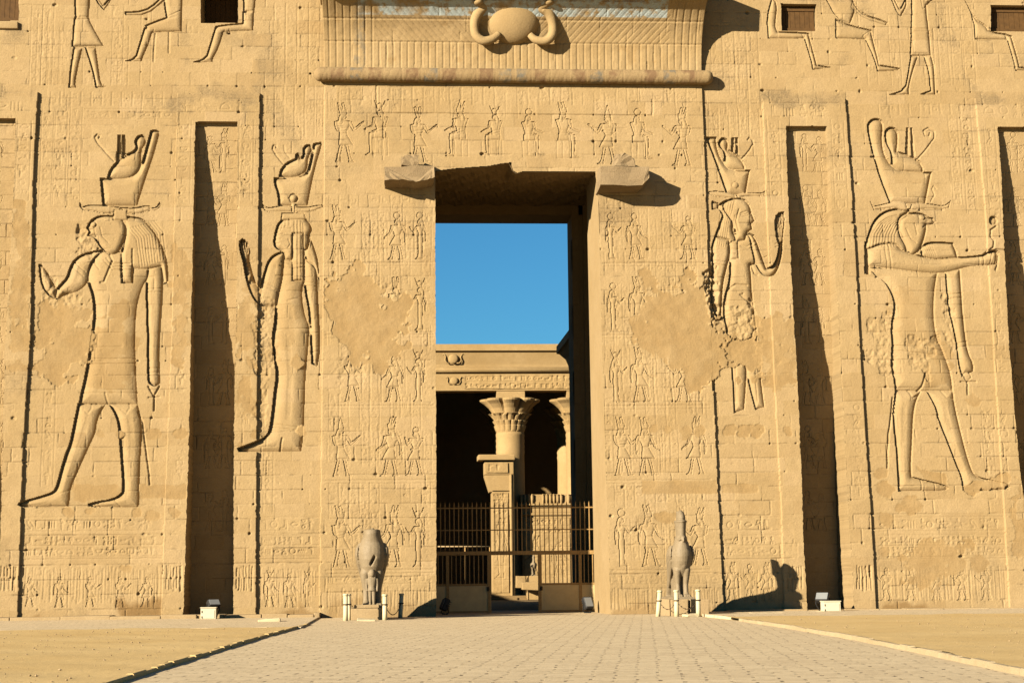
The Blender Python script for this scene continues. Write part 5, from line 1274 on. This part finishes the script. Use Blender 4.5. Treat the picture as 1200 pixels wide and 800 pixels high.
# ================================================================ METAL GATE IN THE DOORWAY
YG = 5.75
gate = empty('metal_gate', (0, YG, 0), 'ochre iron bar gate with two half open sheet metal leaves across the temple doorway', 'gate')
def gchild(name, bm, mat, parent=None):
    o = mesh_bm(name, bm, mat, parent or gate)
    if parent is None: o.matrix_parent_inverse = Matrix.Translation((0, -YG, 0))
    return o
gxl, gxr = xl1-.25, xr1+.30
gz_ = lambda py: at(600, py, YG)[2]
gX = lambda px, py=680: at(px, py, YG)[0]
zt_g, zm_g, zr_g, zp_g = gz_(592), gz_(620.5), gz_(647.5), gz_(684.5)
bm = bmesh.new()
bx(bm, gxl, gxr, YG-.05, YG+.05, zr_g-.08, zr_g+.08, .01)
bx(bm, gxl, gxr, YG-.025, YG+.025, zm_g-.022, zm_g+.022); bx(bm, gxl, gxr, YG-.026, YG+.026, zt_g-.12, zt_g-.07)
nb = 39
for k in range(nb):
    x = gxl+.06+(gxr-gxl-.12)*k/(nb-1); bx(bm, x-.0185, x+.0185, YG-.018, YG+.018, zr_g+.078, zt_g)
    loft(bm, [(x, YG, zt_g-.02, .024, .024), (x, YG, zt_g+.06, .024, .024), (x, YG, zt_g+.16, .003, .003)], 6)
gchild('bar_screen', bm, M_IRON)
def leaf(xa, xb, posts, nb):
    bm = bmesh.new()
    for x in posts: bx(bm, x-.065, x+.065, YG-.045, YG+.045, .02, zr_g-.082, .008)
    bx(bm, xa, xb, YG-.035, YG+.035, zp_g-.04, zp_g+.05, .006); bx(bm, xa, xb, YG-.035, YG+.035, .03, .10, .006)
    fr = gchild('gate_leaf', bm, M_IRON)
    bm = bmesh.new()
    for k in range(nb):
        x = xa+.05+(xb-xa-.1)*(k+.5)/nb; bx(bm, x-.0185, x+.0185, YG-.018, YG+.018, zp_g+.052, zr_g-.082)
    mesh_bm('bars', bm, M_IRON, fr)
    bm = bmesh.new(); bx(bm, xa+.005, xb-.005, YG-.024, YG+.024, .102, zp_g-.042, .004)
    bx(bm, xa+.25, xa+.31, YG-.034, YG-.0245, .15, zp_g-.1); bx(bm, xb-.31, xb-.25, YG-.034, YG-.0245, .15, zp_g-.1)
    mesh_bm('panel', bm, M_SHEET, fr)
    bm = bmesh.new(); xm = xb-.13 if xa < 0 and xb < 1 else xa+.13
    bx(bm, xm-.05, xm+.05, YG-.08, YG-.046, zp_g-.25, zp_g-.08, .01); bx(bm, xm-.02, xm+.02, YG-.12, YG-.08, zp_g-.2, zp_g-.12, .005); mesh_bm('lock', bm, M_CHAIN, fr)
leaf(gxl, gX(575.5), [gxl+.08, gX(524.5), gX(573)], 14)
leaf(gX(630.5), gxr, [gX(632.5), gX(680), gxr-.08], 14)
# white handrail inside the hall
hr = empty('handrail', (-3, YF-7, 0), 'pale metal handrail behind the left part of the gate', 'handrail')
a, b = at(513, 640, YF-7), at(575, 640, YF-7); bm = bmesh.new(); tube(bm, [tuple(a), tuple(b)], .045, 8)
o = mesh_bm('rail', bm, M_PED, hr, True); o.matrix_parent_inverse = Matrix.Translation((3, -(YF-7), 0))
bm = bmesh.new()
for px in (545, 574): q = at(px, 640, YF-7); tube(bm, [(q[0], q[1], 0), (q[0], q[1], q[2]-.05)], .045, 8)
o = mesh_bm('baluster', bm, M_IRON, hr, True); o.matrix_parent_inverse = Matrix.Translation((3, -(YF-7), 0))

# ================================================================ FALCON STATUES
def falcon(name, loc, label, s, crowned, king, ped, mat=M_GRAN, rz=0.0, vox=.03):
    """faces -Y; s = height of the bird without crown, local units where 1 = bird height"""
    root = empty(name, loc, label, 'statue', 'granite falcon statues')
    root.rotation_euler.z = rz
    pz = ped[2]
    XS, YS = (.66 if king else .64), .92
    def T3(p): return (p[0]*s*XS, p[1]*s, pz+p[2]*s)
    def lf(bm, rings, n=22, power=2.2): loft(bm, [(x*s*XS, y*s, pz+z*s, rx*s*XS, ry*s*YS) for (x, y, z, rx, ry) in rings], n, True, power)
    bm = bmesh.new()
    # trunk from the thighs to the flat or crowned head
    if king:
        lf(bm, [(0, .05, .35, .12, .14), (0, .03, .43, .175, .19), (0, .02, .52, .232, .24), (0, .0, .62, .262, .25), (0, .0, .70, .272, .25), (0, .0, .78, .258, .235), (0, .0, .84, .222, .21), (0, -.02, .90, .185, .20), (0, -.03, .95, .170, .20), (0, -.02, 1.0, .165, .19)], 26, 2.3)
    else:
        lf(bm, [(0, .06, .34, .12, .14), (0, .05, .42, .175, .20), (0, .04, .50, .228, .25), (0, .02, .58, .258, .27), (0, .0, .66, .272, .27), (0, -.01, .72, .266, .255), (0, -.02, .78, .238, .225), (0, -.03, .84, .195, .20), (0, -.04, .90, .160, .185), (0, -.05, .95, .148, .17), (0, -.03, 1.0, .12, .14)], 26, 2.1)
    # back sloping down to the long tail
    lf(bm, [(.0, .95, .0, .15, .07), (0, .88, .08, .15, .10), (0, .70, .26, .165, .19), (0, .48, .44, .20, .26), (0, .27, .60, .24, .27), (0, .10, .76, .21, .20), (0, .02, .88, .14, .13)], 20, 2.4)
    # brow, beak
    for sg in ((-1, 1) if not king else ()):
        lf(bm, [(sg*.075, -.175, .895, .02, .02), (sg*.08, -.18, .92, .036, .03), (sg*.08, -.17, .945, .02, .02)], 10, 2)
    if king:                                                # broken head: only a stump of the face is left
        for (a_, b_, c_, r_) in ((.02, -.16, .955, .05), (-.05, -.15, .985, .045), (.07, -.13, .985, .04), (0, -.05, 1.0, .06)): lf(bm, [(a_, b_, c_-.05, r_*.6, r_*.6), (a_, b_, c_-.01, r_, r_*.9), (a_+.01, b_, c_+.022, r_*.5, r_*.5)], 7, 3)
    else: tube(bm, [T3((0, -.19, .95)), T3((0, -.245, .935)), T3((0, -.265, .90)), T3((0, -.25, .865))], [.05*s, .045*s, .03*s, .008*s], 10)
    # wings folded at the sides, tips crossing over the tail
    for sg in (-1, 1):
        lf(bm, [(sg*.13, .70, .16, .03, .05), (sg*.165, .52, .30, .045, .13), (sg*.21, .32, .44, .05, .20), (sg*.258, .16, .56, .050, .23), (sg*.290, .06, .67, .048, .20), (sg*.282, .02, .76, .044, .15), (sg*.235, .02, .83, .03, .09)], 16, 2)
    # thighs, shanks, talons
    for sg in (-1, 1):
        fx = .115 if king else .10
        lf(bm, [(sg*fx, -.055, .0, .075, .10), (sg*fx, -.05, .05, .07, .09), (sg*fx, -.02, .10, .062, .068), (sg*fx, -.01, .22, .066, .07), (sg*(fx+.01), -.02, .34, .088, .10), (sg*(fx+.01), -.03, .44, .11, .13), (sg*fx, -.02, .54, .09, .10)], 16, 2.2)
        for t in (-1, 0, 1):
            tube(bm, [T3((sg*fx+t*.035, -.07, .035)), T3((sg*fx+t*.052, -.16, .03)), T3((sg*fx+t*.056, -.20, .008))], [.028*s, .026*s, .010*s], 8)
    lf(bm, [(0, .40, .0, .13, .34), (0, .36, .30, .13, .26), (0, .22, .46, .12, .20)], 14, 3)
    bx(bm, -.17*s, .17*s, -.26*s, 1.0*s, pz-.10*s+.002, pz+.015*s)
    body = remeshed('body', bm, vox*s/3.6, mat, root, 3)
    if king:                                    # chipped hollow on the breast
        for v in body.data.vertices:
            p = v.co; dx, dz = (p.x/s/XS-.015), ((p.z-pz)/s-.60)
            u = dx*.62+dz*.78; w = -dx*.78+dz*.62
            if p.y < 0 and abs(u) < .085 and abs(w) < .03: v.co.y += .08*s*(1-(u/.085)**2)*(1-(w/.03)**2)
    rr = random.Random(4)
    me = body.data; co = np.empty(len(me.vertices)*3, np.float32); me.vertices.foreach_get('co', co); co = co.reshape(-1, 3)
    nn = np.empty(len(me.vertices)*3, np.float32); me.vertices.foreach_get('normal', nn); nn = nn.reshape(-1, 3)
    u = (co-np.array([0, 0, pz]))/s; d_ = np.zeros(len(co))
    wing = (np.abs(u[:, 0]) > .165) & (u[:, 2] > .12) & (u[:, 2] < .74)
    d_ += np.where(wing, -.006*s*(np.abs(np.sin(u[:, 2]*46+u[:, 1]*16)) > .93), 0)            # feather rows on the folded wings
    for k in range(46):                                                                       # chips and dents
        c_ = co[rr.randrange(len(co))]; r_ = s*rr.uniform(.012, .045); q_ = ((co-c_)**2).sum(1)/r_**2
        d_ -= s*rr.uniform(.002, .009)*np.exp(-q_*2)
    for sg in (-1, 1):                                                                        # eyes
        e_ = np.hypot(u[:, 0]-sg*.088*XS, u[:, 2]-.918); d_ += (0 if king else 1)* np.where((u[:, 1] < -.05) & (e_ < .05), s*(.010*np.cos(e_/.034*PI)*(e_ < .034) - .008*(e_ >= .034)), 0)
    co += nn*d_[:, None]; me.vertices.foreach_set('co', co.ravel()); me.update()
    if crowned:
        bm = bmesh.new()
        YS = 1.1
        lf(bm, [(0, -.03, .97, .128, .135), (0, -.03, 1.0, .120, .135), (0, -.02, 1.10, .128, .15), (0, -.01, 1.19, .142, .17), (0, -.01, 1.205, .158, .185), (0, -.01, 1.225, .155, .18), (0, -.01, 1.228, .11, .13)], 26, 2)
        lf(bm, [(0, -.04, 1.21, .108, .12), (0, -.05, 1.27, .114, .125), (0, -.04, 1.32, .102, .11), (0, -.03, 1.365, .068, .075), (0, -.03, 1.39, .03, .03)], 24, 2)
        lf(bm, [(0, .10, 1.12, .06, .09), (0, .15, 1.26, .05, .06), (0, .19, 1.38, .045, .045)], 12, 3)
        remeshed('crown', bm, vox*s/3.6, mat, root, 2)
    if king:
        bm = bmesh.new(); k = s*.46
        def lk(r): loft(bm, [(x*k*.72+.0*s, y*k*.8-.17*s, pz+.02*s+z*k, rx*k*.72, ry*k*.8) for (x, y, z, rx, ry) in r], 14, True, 2.2)
        for sg in (-1, 1): lk([(sg*.075, -.04, 0, .07, .13), (sg*.07, 0, .06, .055, .06), (sg*.07, 0, .3, .075, .08), (sg*.06, 0, .5, .09, .1)])
        lk([(0, 0, .42, .17, .14), (0, 0, .52, .13, .12), (0, 0, .66, .17, .13), (0, 0, .76, .19, .12), (0, 0, .80, .07, .07)])
        for sg in (-1, 1): lk([(sg*.2, -.02, .40, .04, .05), (sg*.21, 0, .58, .05, .05), (sg*.2, 0, .76, .05, .06)])
        lk([(0, -.01, .79, .065, .07), (0, -.03, .84, .10, .11), (0, -.03, .92, .11, .12), (0, -.01, .98, .10, .10), (0, 0, 1.02, .06, .06)])
        for sg in (-1, 1): lk([(sg*.10, 0, .76, .05, .06), (sg*.12, .01, .9, .05, .07), (sg*.07, .01, .99, .04, .06)])
        lk([(0, .12, 0, .14, .06), (0, .12, .9, .12, .06)])
        remeshed('royal_figure', bm, .014*s/2.5, mat, root, 1)
    return root
# right falcon: pedestal foot on the ground in front of the wall
SXR = {}
pR = at(799, 700, -3.85); bR = at(799, 722, -3.85)
zb = pR[2]; top = at(798, 597, -3.85)[2]
sR = (top-zb)/1.40
fr = falcon('falcon_statue', (pR[0], -3.85, 0), 'tall crowned grey granite falcon statue right of the doorway', sR, True, False, (0, 0, zb), rz=.02)
bm = bmesh.new(); w0 = at(771, 710, -4.2)[0]-pR[0]+.38; w1 = at(827, 710, -3.9)[0]-pR[0]
bx(bm, w0, w0+.62, -1.0, 2.6, 0, zb*.93, .03, .02); bx(bm, w0+.70, w1-.02, -.95, 2.6, 0, zb*.92, .03, .02); bx(bm, w0+.60, w0+.72, -.75, 2.5, 0, zb*.86, .02)
o = mesh_bm('pedestal', bm, M_PED, fr); o.rotation_euler.z = -.02
pL = at(436, 711, -4.0); topL = at(436, 620.5, -4.0)[2]; zbL = pL[2]
sL = (topL-zbL)
fl = falcon('falcon_statue', (pL[0], -4.0, 0), 'broken crownless grey granite falcon with a small king between its legs, left of the doorway', sL, False, True, (0, 0, zbL))
bm = bmesh.new(); w0 = at(411, 715, -5.0)[0]-pL[0]; w1 = at(454, 715, -5.0)[0]-pL[0]
bx(bm, w0, w1, -1.15, 2.9, -.02, zbL-.02, .03, .015); bx(bm, -.62, .25, -.88, .0, zbL-.018, zbL+.10, .02, .01); mesh_bm('pedestal', bm, M_PED, fl)
pc = at(625.5, 674, YF-4.2); sc_ = (at(625, 649, YF-4.2)[2]-pc[2])/1.4
fc = falcon('falcon_statue', (pc[0], YF-4.2, 0), 'small distant falcon statue in the inner court beyond the gate', sc_, True, False, (0, 0, pc[2]), vox=.05)
bm = bmesh.new(); bx(bm, -.45, .45, -.5, 1.2, 0, pc[2]-.03, .04, .02); mesh_bm('pedestal', bm, M_COURT, fc)

# ================================================================ BARRIER POSTS, CHAINS, BOXES, LAMPS, SLABS
def gpt(px, py, Y): p = at(px, py, Y); return p
def post(px, ptop, pbot, Y, lean, label, r=.085):
    p = at(px, pbot, Y); h = at(px, ptop, Y)[2]
    o = empty('barrier_post', (p[0], Y, 0), label, 'post', 'cream barrier posts round the falcon statues')
    bm = bmesh.new(); loft(bm, [(0, 0, -.02, r, r), (lean*.3, 0, h*.3, r*.96, r*.96), (lean, 0, h, r*.9, r*.9)], 14); mesh_bm('pole', bm, M_POST, o, True)
    bm = bmesh.new(); loft(bm, [(lean, 0, h+.001, r*1.15, r*1.15), (lean, 0, h+.05, r*1.15, r*1.15), (lean, 0, h+.07, r*.8, r*.8)], 14); mesh_bm('cap', bm, M_POST, o, True)
    bm = bmesh.new(); loft(bm, [(lean*.62, 0, h*.62, r*1.16, r*1.16), (lean*.66, 0, h*.67, r*1.16, r*1.16)], 14); mesh_bm('ring', bm, M_CHAIN, o, True)
    return (p[0]+lean*.64, Y, h*.64)
q1 = post(405, 697.5, 728, -6.2, .0, 'leftmost cream post at the broken falcon')
q2 = post(409.2, 697.5, 728, -5.0, -.03, 'cream post close behind the leftmost one at the broken falcon')
q3 = post(451, 698, 728, -5.6, .0, 'cream post at the right front corner of the broken falcon')
q4 = post(469, 697, 724, -2.2, .05, 'added post in place of a post shadow between the broken falcon and the doorway')  # added post, stands where only a post's shadow falls on the wall
q5 = post(771, 693.5, 721.5, -5.0, .08, 'leaning cream post left of the crowned falcon')
q6 = post(793, 693, 722.5, -5.4, .0, 'cream post in the middle before the crowned falcon')
q7 = post(818.5, 692.5, 722.5, -5.4, .0, 'cream post at the right before the crowned falcon')
def chain(a, b, sag, label):
    a, b = Vector(a), Vector(b); n = int((b-a).length*1.15/.075); bm = bmesh.new()
    for k in range(n):
        t = (k+.5)/n; p = a.lerp(b, t); p.z -= sag*4*t*(1-t); d = (b-a); d.z += -sag*4*(1-2*t); d.normalize()
        r = bmesh.ops.create_uvsphere(bm, u_segments=8, v_segments=6, radius=1.0)['verts']
        rot = d.to_track_quat('X', 'Z').to_matrix(); f = (.042, .022, .010) if k % 2 else (.042, .010, .022)
        for v in r: v.co = p + rot @ Vector((v.co.x*f[0], v.co.y*f[1], v.co.z*f[2]))
    tag(mesh_bm('chain', bm, M_CHAIN, None, True), label, 'chain', 'chains between the barrier posts')
chain(q3, q4, .38, 'sagging chain from the broken falcon towards the doorway'); chain(q6, q7, .30, 'sagging chain before the crowned falcon')
chain(q5, q6, .30, 'chain left of the middle post at the crowned falcon')

def ebox(px0, px1, py0, py1, Y, label):
    a = at(px0, py1, Y); b = at(px1, py0, Y); w = b[0]-a[0]; h = b[2]
    o = empty('electrical_box', ((a[0]+b[0])/2, Y, 0), label, 'box', 'cream boxes before the flagstaff recesses')
    bm = bmesh.new(); bx(bm, -w/2, w/2, 0, .5, .02, h, .012); mesh_bm('body', bm, M_WHITE, o)
    bm = bmesh.new(); bx(bm, -w/2+.05, w/2-.05, -.014, -.002, .07, h-.07, .004); mesh_bm('door', bm, M_WHITE, o)
    bm = bmesh.new()
    for z in (h*.25, h*.7): bx(bm, -w/2+.035, -w/2+.06, -.03, -.0145, z-.04, z+.04)
    mesh_bm('hinge', bm, M_DARK, o)
    bm = bmesh.new(); bx(bm, -w/2-.02, w/2+.02, -.03, .53, h+.002, h+.035, .008); mesh_bm('lid', bm, M_WHITE, o)
    bm = bmesh.new(); bx(bm, -w/2-.03, w/2+.03, -.02, .52, -.05, .018, .01); mesh_bm('plinth', bm, M_SLAB, o)
ebox(235, 253, 712, 727, -2.2, 'cream metal box before the left dark recess'); ebox(965.5, 985, 704.5, 718.5, -2.2, 'cream metal box before the right dark recess')
def lamp(px, py, Y, w, h, yaw, tilt, label, stand=True, ground_z=0.0):
    p = at(px, py, Y)
    o = empty('floodlight', (p[0], Y, ground_z), label, 'floodlight', 'floodlights at the foot of the temple front')
    c = Vector((0, 0, p[2]-ground_z)); M = Matrix.Rotation(yaw, 3, 'Z') @ Matrix.Rotation(tilt, 3, 'X')
    def place(bm):
        for v in bm.verts: v.co = c + M @ v.co
    bm = bmesh.new()
    loft(bm, [(0, 0, -h/2, w*.40, .09), (0, 0, -h*.42, w*.5, .12), (0, 0, h*.42, w*.5, .12), (0, 0, h/2, w*.42, .09)], 16, True, 6)
    for k in range(5): bx(bm, -w*.42, w*.42, .115, .19, -h*.36+k*h*.17, -h*.34+k*h*.17)
    place(bm); mesh_bm('housing', bm, M_DARK, o)
    bm = bmesh.new(); bx(bm, -w*.43, w*.43, -.135, -.121, -h*.38, h*.38, .004); place(bm); mesh_bm('lens', bm, M_LENS, o)
    bm = bmesh.new()
    for sg in (-1, 1):
        tube(bm, [tuple(c+M @ Vector((sg*w*.54, 0, 0))), (sg*w*.50, .02, max(.05, c.z-h*.62)), (sg*w*.2, .03, .03)], .02, 6)
    bx(bm, -w*.4, w*.4, -.07, .12, 0, .035, .006); mesh_bm('bracket', bm, M_DARK, o)
lamp(521.5, 708, 3.6, .30, .50, math.radians(-70), math.radians(-24), 'dark floodlight before the left gate leaf')
lamp(688.5, 706.5, 3.6, .36, .52, math.radians(25), math.radians(-28), 'dark floodlight before the right gate leaf')
lamp(250, 707.5, -1.6, .46, .30, math.radians(30), math.radians(-40), 'floodlight just above the left cream box')
lamp(964, 700, -1.0, .52, .38, math.radians(-30), math.radians(-35), 'floodlight behind the right cream box')
def slab(px0, px1, py0, py1, Y, dy, label, mat=M_SLAB, rz=0.0):
    a = at(px0, py1, Y); b = at(px1, py0, Y); w = b[0]-a[0]
    o = bpy.data.objects.new('stone_slab', None)
    bm = bmesh.new(); bx(bm, -w/2, w/2, 0, dy, -.02, max(.06, b[2]), .025, .03, Matrix.Rotation(rz, 3, 'Z'))
    bmesh.ops.subdivide_edges(bm, edges=[e for e in bm.edges if e.calc_length() > .25], cuts=2, use_grid_fill=True)
    for v in bm.verts: v.co += Vector((random.uniform(-.01, .01), random.uniform(-.01, .01), random.uniform(-.01, .01)))
    o = mesh_bm('stone_slab', bm, mat); o.location = ((a[0]+b[0])/2, Y, 0)
    return tag(o, label, 'stone slab', 'loose pale slabs on the paving')
slab(302, 327, 724.5, 731, -8.5, .9, 'pale flat slab lying left of the broken falcon'); slab(419, 440, 724.5, 730, -7.2, .4, 'pale slab before the pedestal of the broken falcon')
slab(803, 816, 719, 724, -6.4, .4, 'small pale wedge of stone between the two right posts', rz=.35); slab(884, 917, 718, 722, -4.6, .8, 'pale broken slab in the shadow right of the crowned falcon', rz=.12)
slab(951, 965, 716, 719.5, -3.0, .5, 'low pale slab left of the right cream box'); slab(1092, 1121, 719, 721.5, -7.0, .8, 'long thin pale slab on the right pavement strip')

# ================================================================ GROUND
def sheet(name, pts, z, mat, cuts=0):
    bm = bmesh.new(); vs = [bm.verts.new((x, y, z)) for x, y in pts]; bm.faces.new(vs)
    return tag(mesh_bm(name, bm, mat), kind='structure')
def grid_sheet(name, corners, nx_, ny_, zf, mat):
    V, F_ = [], []
    for j in range(ny_+1):
        for i in range(nx_+1):
            u, v = i/nx_, j/ny_
            x = (corners[0][0]*(1-u)+corners[1][0]*u)*(1-v)+(corners[3][0]*(1-u)+corners[2][0]*u)*v
            y = (corners[0][1]*(1-u)+corners[1][1]*u)*(1-v)+(corners[3][1]*(1-u)+corners[2][1]*u)*v
            V.append((x, y, zf(x, y, u, v)))
    for j in range(ny_):
        for i in range(nx_): a = j*(nx_+1)+i; F_.append((a, a+1, a+nx_+2, a+nx_+1))
    o = mesh_np(name, V, F_, mat, None, True); return tag(o, kind='structure')
sheet('ground', [(-900, -900), (900, -900), (900, 900), (-900, 900)], -0.03, M_SAND)
kl = [ground(*p, .12)[:2] for p in ((360, 727.5), (300, 742.5), (200, 770.5), (100, 799.5))]
kr = [ground(*p, .12)[:2] for p in ((868, 722.5), (930, 731), (1010, 743.5), (1100, 760), (1200, 779.5))]
def extend(k):
    d = np.array(k[-1])-np.array(k[-2]); d /= np.linalg.norm(d); return k+[tuple(np.array(k[-1])+d*60)]
kl, kr = extend([tuple(p) for p in kl]), extend([tuple(p) for p in kr])
sheet('paving', [kl[0]] + [(kl[0][0], 0)] + [(kr[0][0], 0)] + kr + kl[:0:-1], -0.004, M_PAVE)
sheet('passage_floor', [(xl1-1.6, -.2), (xr1+1.6, -.2), (xr1+1.6, 12.6), (xl1-1.6, 12.6)], 0.0, M_PAVE)
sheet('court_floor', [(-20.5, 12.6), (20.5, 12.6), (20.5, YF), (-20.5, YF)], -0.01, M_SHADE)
YSL, YSR = -16.5, -10.5
grid_sheet('sand', [(-120, -120), (kl[-1][0]-.25, -120), (kl[0][0]-.3, YSL), (-60, YSL)], 10, 10, lambda x, y, u, v: -.02, M_SAND)
import bisect
def kx(k, y):
    ys = [p[1] for p in k][::-1]; xs = [p[0] for p in k][::-1]; return float(np.interp(y, ys, xs))
def sand_side(kk, sgn, y_near, y_far, far_x, name):
    V, F_ = [], []; ny_, nx_ = 150, 120; r = random.Random(5 if sgn < 0 else 6)
    ph = [r.uniform(0, 6) for _ in range(8)]
    for j in range(ny_+1):
        y = y_near+(y_far-y_near)*j/ny_; x0 = kx(kk, y)+sgn*.05
        for i in range(nx_+1):
            u = (i/nx_)**1.6; x = x0+(far_x-x0)*u
            z = (.05 if sgn < 0 else .075)+.010*math.sin(x*.9+ph[0])*math.sin(y*.7+ph[1])+.006*math.sin(x*2.3+y*1.9+ph[2])+.004*math.sin(x*4.1-y*3.7+ph[3])+.004*r.uniform(-1, 1)
            V.append((x, y, max(.02, z)))
    for j in range(ny_):
        for i in range(nx_): a = j*(nx_+1)+i; F_.append((a, a+1, a+nx_+2, a+nx_+1) if sgn > 0 else (a+1, a, a+nx_+1, a+nx_+2))
    return tag(mesh_np(name, V, F_, M_SAND, None, True), kind='structure')
bpy.data.objects.remove(bpy.data.objects['sand'])
sand_side(kl, -1, -75, YSL, -60, 'sand'); sand_side(kr, 1, -75, YSR, 60, 'sand')
# pavement strips at the foot of the towers and the low stone plinth
bm = bmesh.new(); bx(bm, -60, kl[0][0]-.02, YSL, 2.6, -.2, .045, .01); tag(mesh_bm('pavement', bm, M_PAVE), kind='structure')
bm = bmesh.new(); bx(bm, kr[0][0]+.3, 60, YSR, 2.6, -.2, .066, .01); tag(mesh_bm('pavement', bm, M_PAVE), kind='structure')
plinth = empty('stone_plinth', (-14, -1.0, 0), 'low worn stone ledge along the foot of the left tower', 'ledge')
bm = bmesh.new(); x = -40.0
while x < W(372, 726)[0]:
    w = random.uniform(.8, 1.9); x2 = min(x+w-.015, W(376, 726)[0])
    bx(bm, x, x2, -1.25+random.uniform(-.08, .08), .4, -.1, .17+random.uniform(-.03, .03), .03, .012); x += w
o = mesh_bm('ledge_stones', bm, M_PED, plinth); o.matrix_parent_inverse = Matrix.Translation((14, 1, 0))
plinth2 = empty('stone_plinth', (14, -.8, 0), 'low worn stone ledge along the foot of the right tower', 'ledge')
bm = bmesh.new(); x = W(850, 718)[0]
while x < 40:
    w = random.uniform(.8, 1.9)
    bx(bm, x, x+w-.02, -.75+random.uniform(-.08, .08), .4, -.1, .11+random.uniform(-.03, .03), .03, .012); x += w
o = mesh_bm('ledge_stones', bm, M_PED, plinth2); o.matrix_parent_inverse = Matrix.Translation((-14, .8, 0))
def kerb(k, label, z1, w, mat):
    bm = bmesh.new(); r = random.Random(3)
    for a, b in zip(k[:-1], k[1:]):
        a, b = np.array(a), np.array(b); L = np.linalg.norm(b-a); d = (b-a)/L; nrm = np.array([-d[1], d[0]]); s = 0.0
        while s < L-.05:
            l_ = min(r.uniform(.8, 1.3), L-s); p, q = a+d*s, a+d*(s+l_-.012); j = r.uniform(-.015, .015); h = z1+r.uniform(-.012, .012)
            pts = [p+nrm*(-w/2+j), q+nrm*(-w/2+j), q+nrm*(w/2+j), p+nrm*(w/2+j)]
            lo = [bm.verts.new((x_, y_, -.08)) for x_, y_ in pts]; hi = [bm.verts.new((x_, y_, h)) for x_, y_ in pts]
            bm.faces.new(hi); [bm.faces.new((lo[i], lo[(i+1) % 4], hi[(i+1) % 4], hi[i])) for i in range(4)]
            s += l_
    es = [e for e in bm.edges if e.verts[0].co.z > 0 and e.verts[1].co.z > 0]
    bmesh.ops.bevel(bm, geom=es, offset=.02, segments=1, affect='EDGES')
    return tag(mesh_bm('kerb', bm, mat), label, 'kerb', 'stone kerbs along the paved way')
kerb(kl, 'stone kerb on the left of the paved way, with a dark shadow along it', .058, .12, M_SAND); kerb(kr, 'pale sunlit stone kerb on the right of the paved way', .08, .13, M_KERB)
# pebbles on the sand
r = random.Random(8); V, F_ = [], []
for k in range(1900):
    left = r.random() < .62
    y = r.uniform(-50, YSL-.3 if left else YSR-.3); kk = kl if left else kr; sg = -1 if left else 1
    x = kx(kk, y)+sg*(.4+abs(r.gauss(0, 1))*9); s_ = r.choice([.007, .010, .012, .016, .024])*r.uniform(.7, 1.3); z = (.052 if left else .077)+s_*.25; o_ = len(V)
    for (dx, dy, dz) in ((1, 0, 0), (0, 1, .1), (-1, 0, 0), (0, -1, -.1), (0, 0, .8), (0, 0, -.8)):
        V.append((x+dx*s_*r.uniform(.7, 1.4), y+dy*s_*r.uniform(.7, 1.4), z+dz*s_*r.uniform(.6, 1.1)))
    for f in ((0, 1, 4), (1, 2, 4), (2, 3, 4), (3, 0, 4), (1, 0, 5), (2, 1, 5), (3, 2, 5), (0, 3, 5)): F_.append([o_+i for i in f])
tag(mesh_np('pebbles', V, F_, M_PED), 'small pebbles scattered over the sand', 'pebbles', kind='stuff')
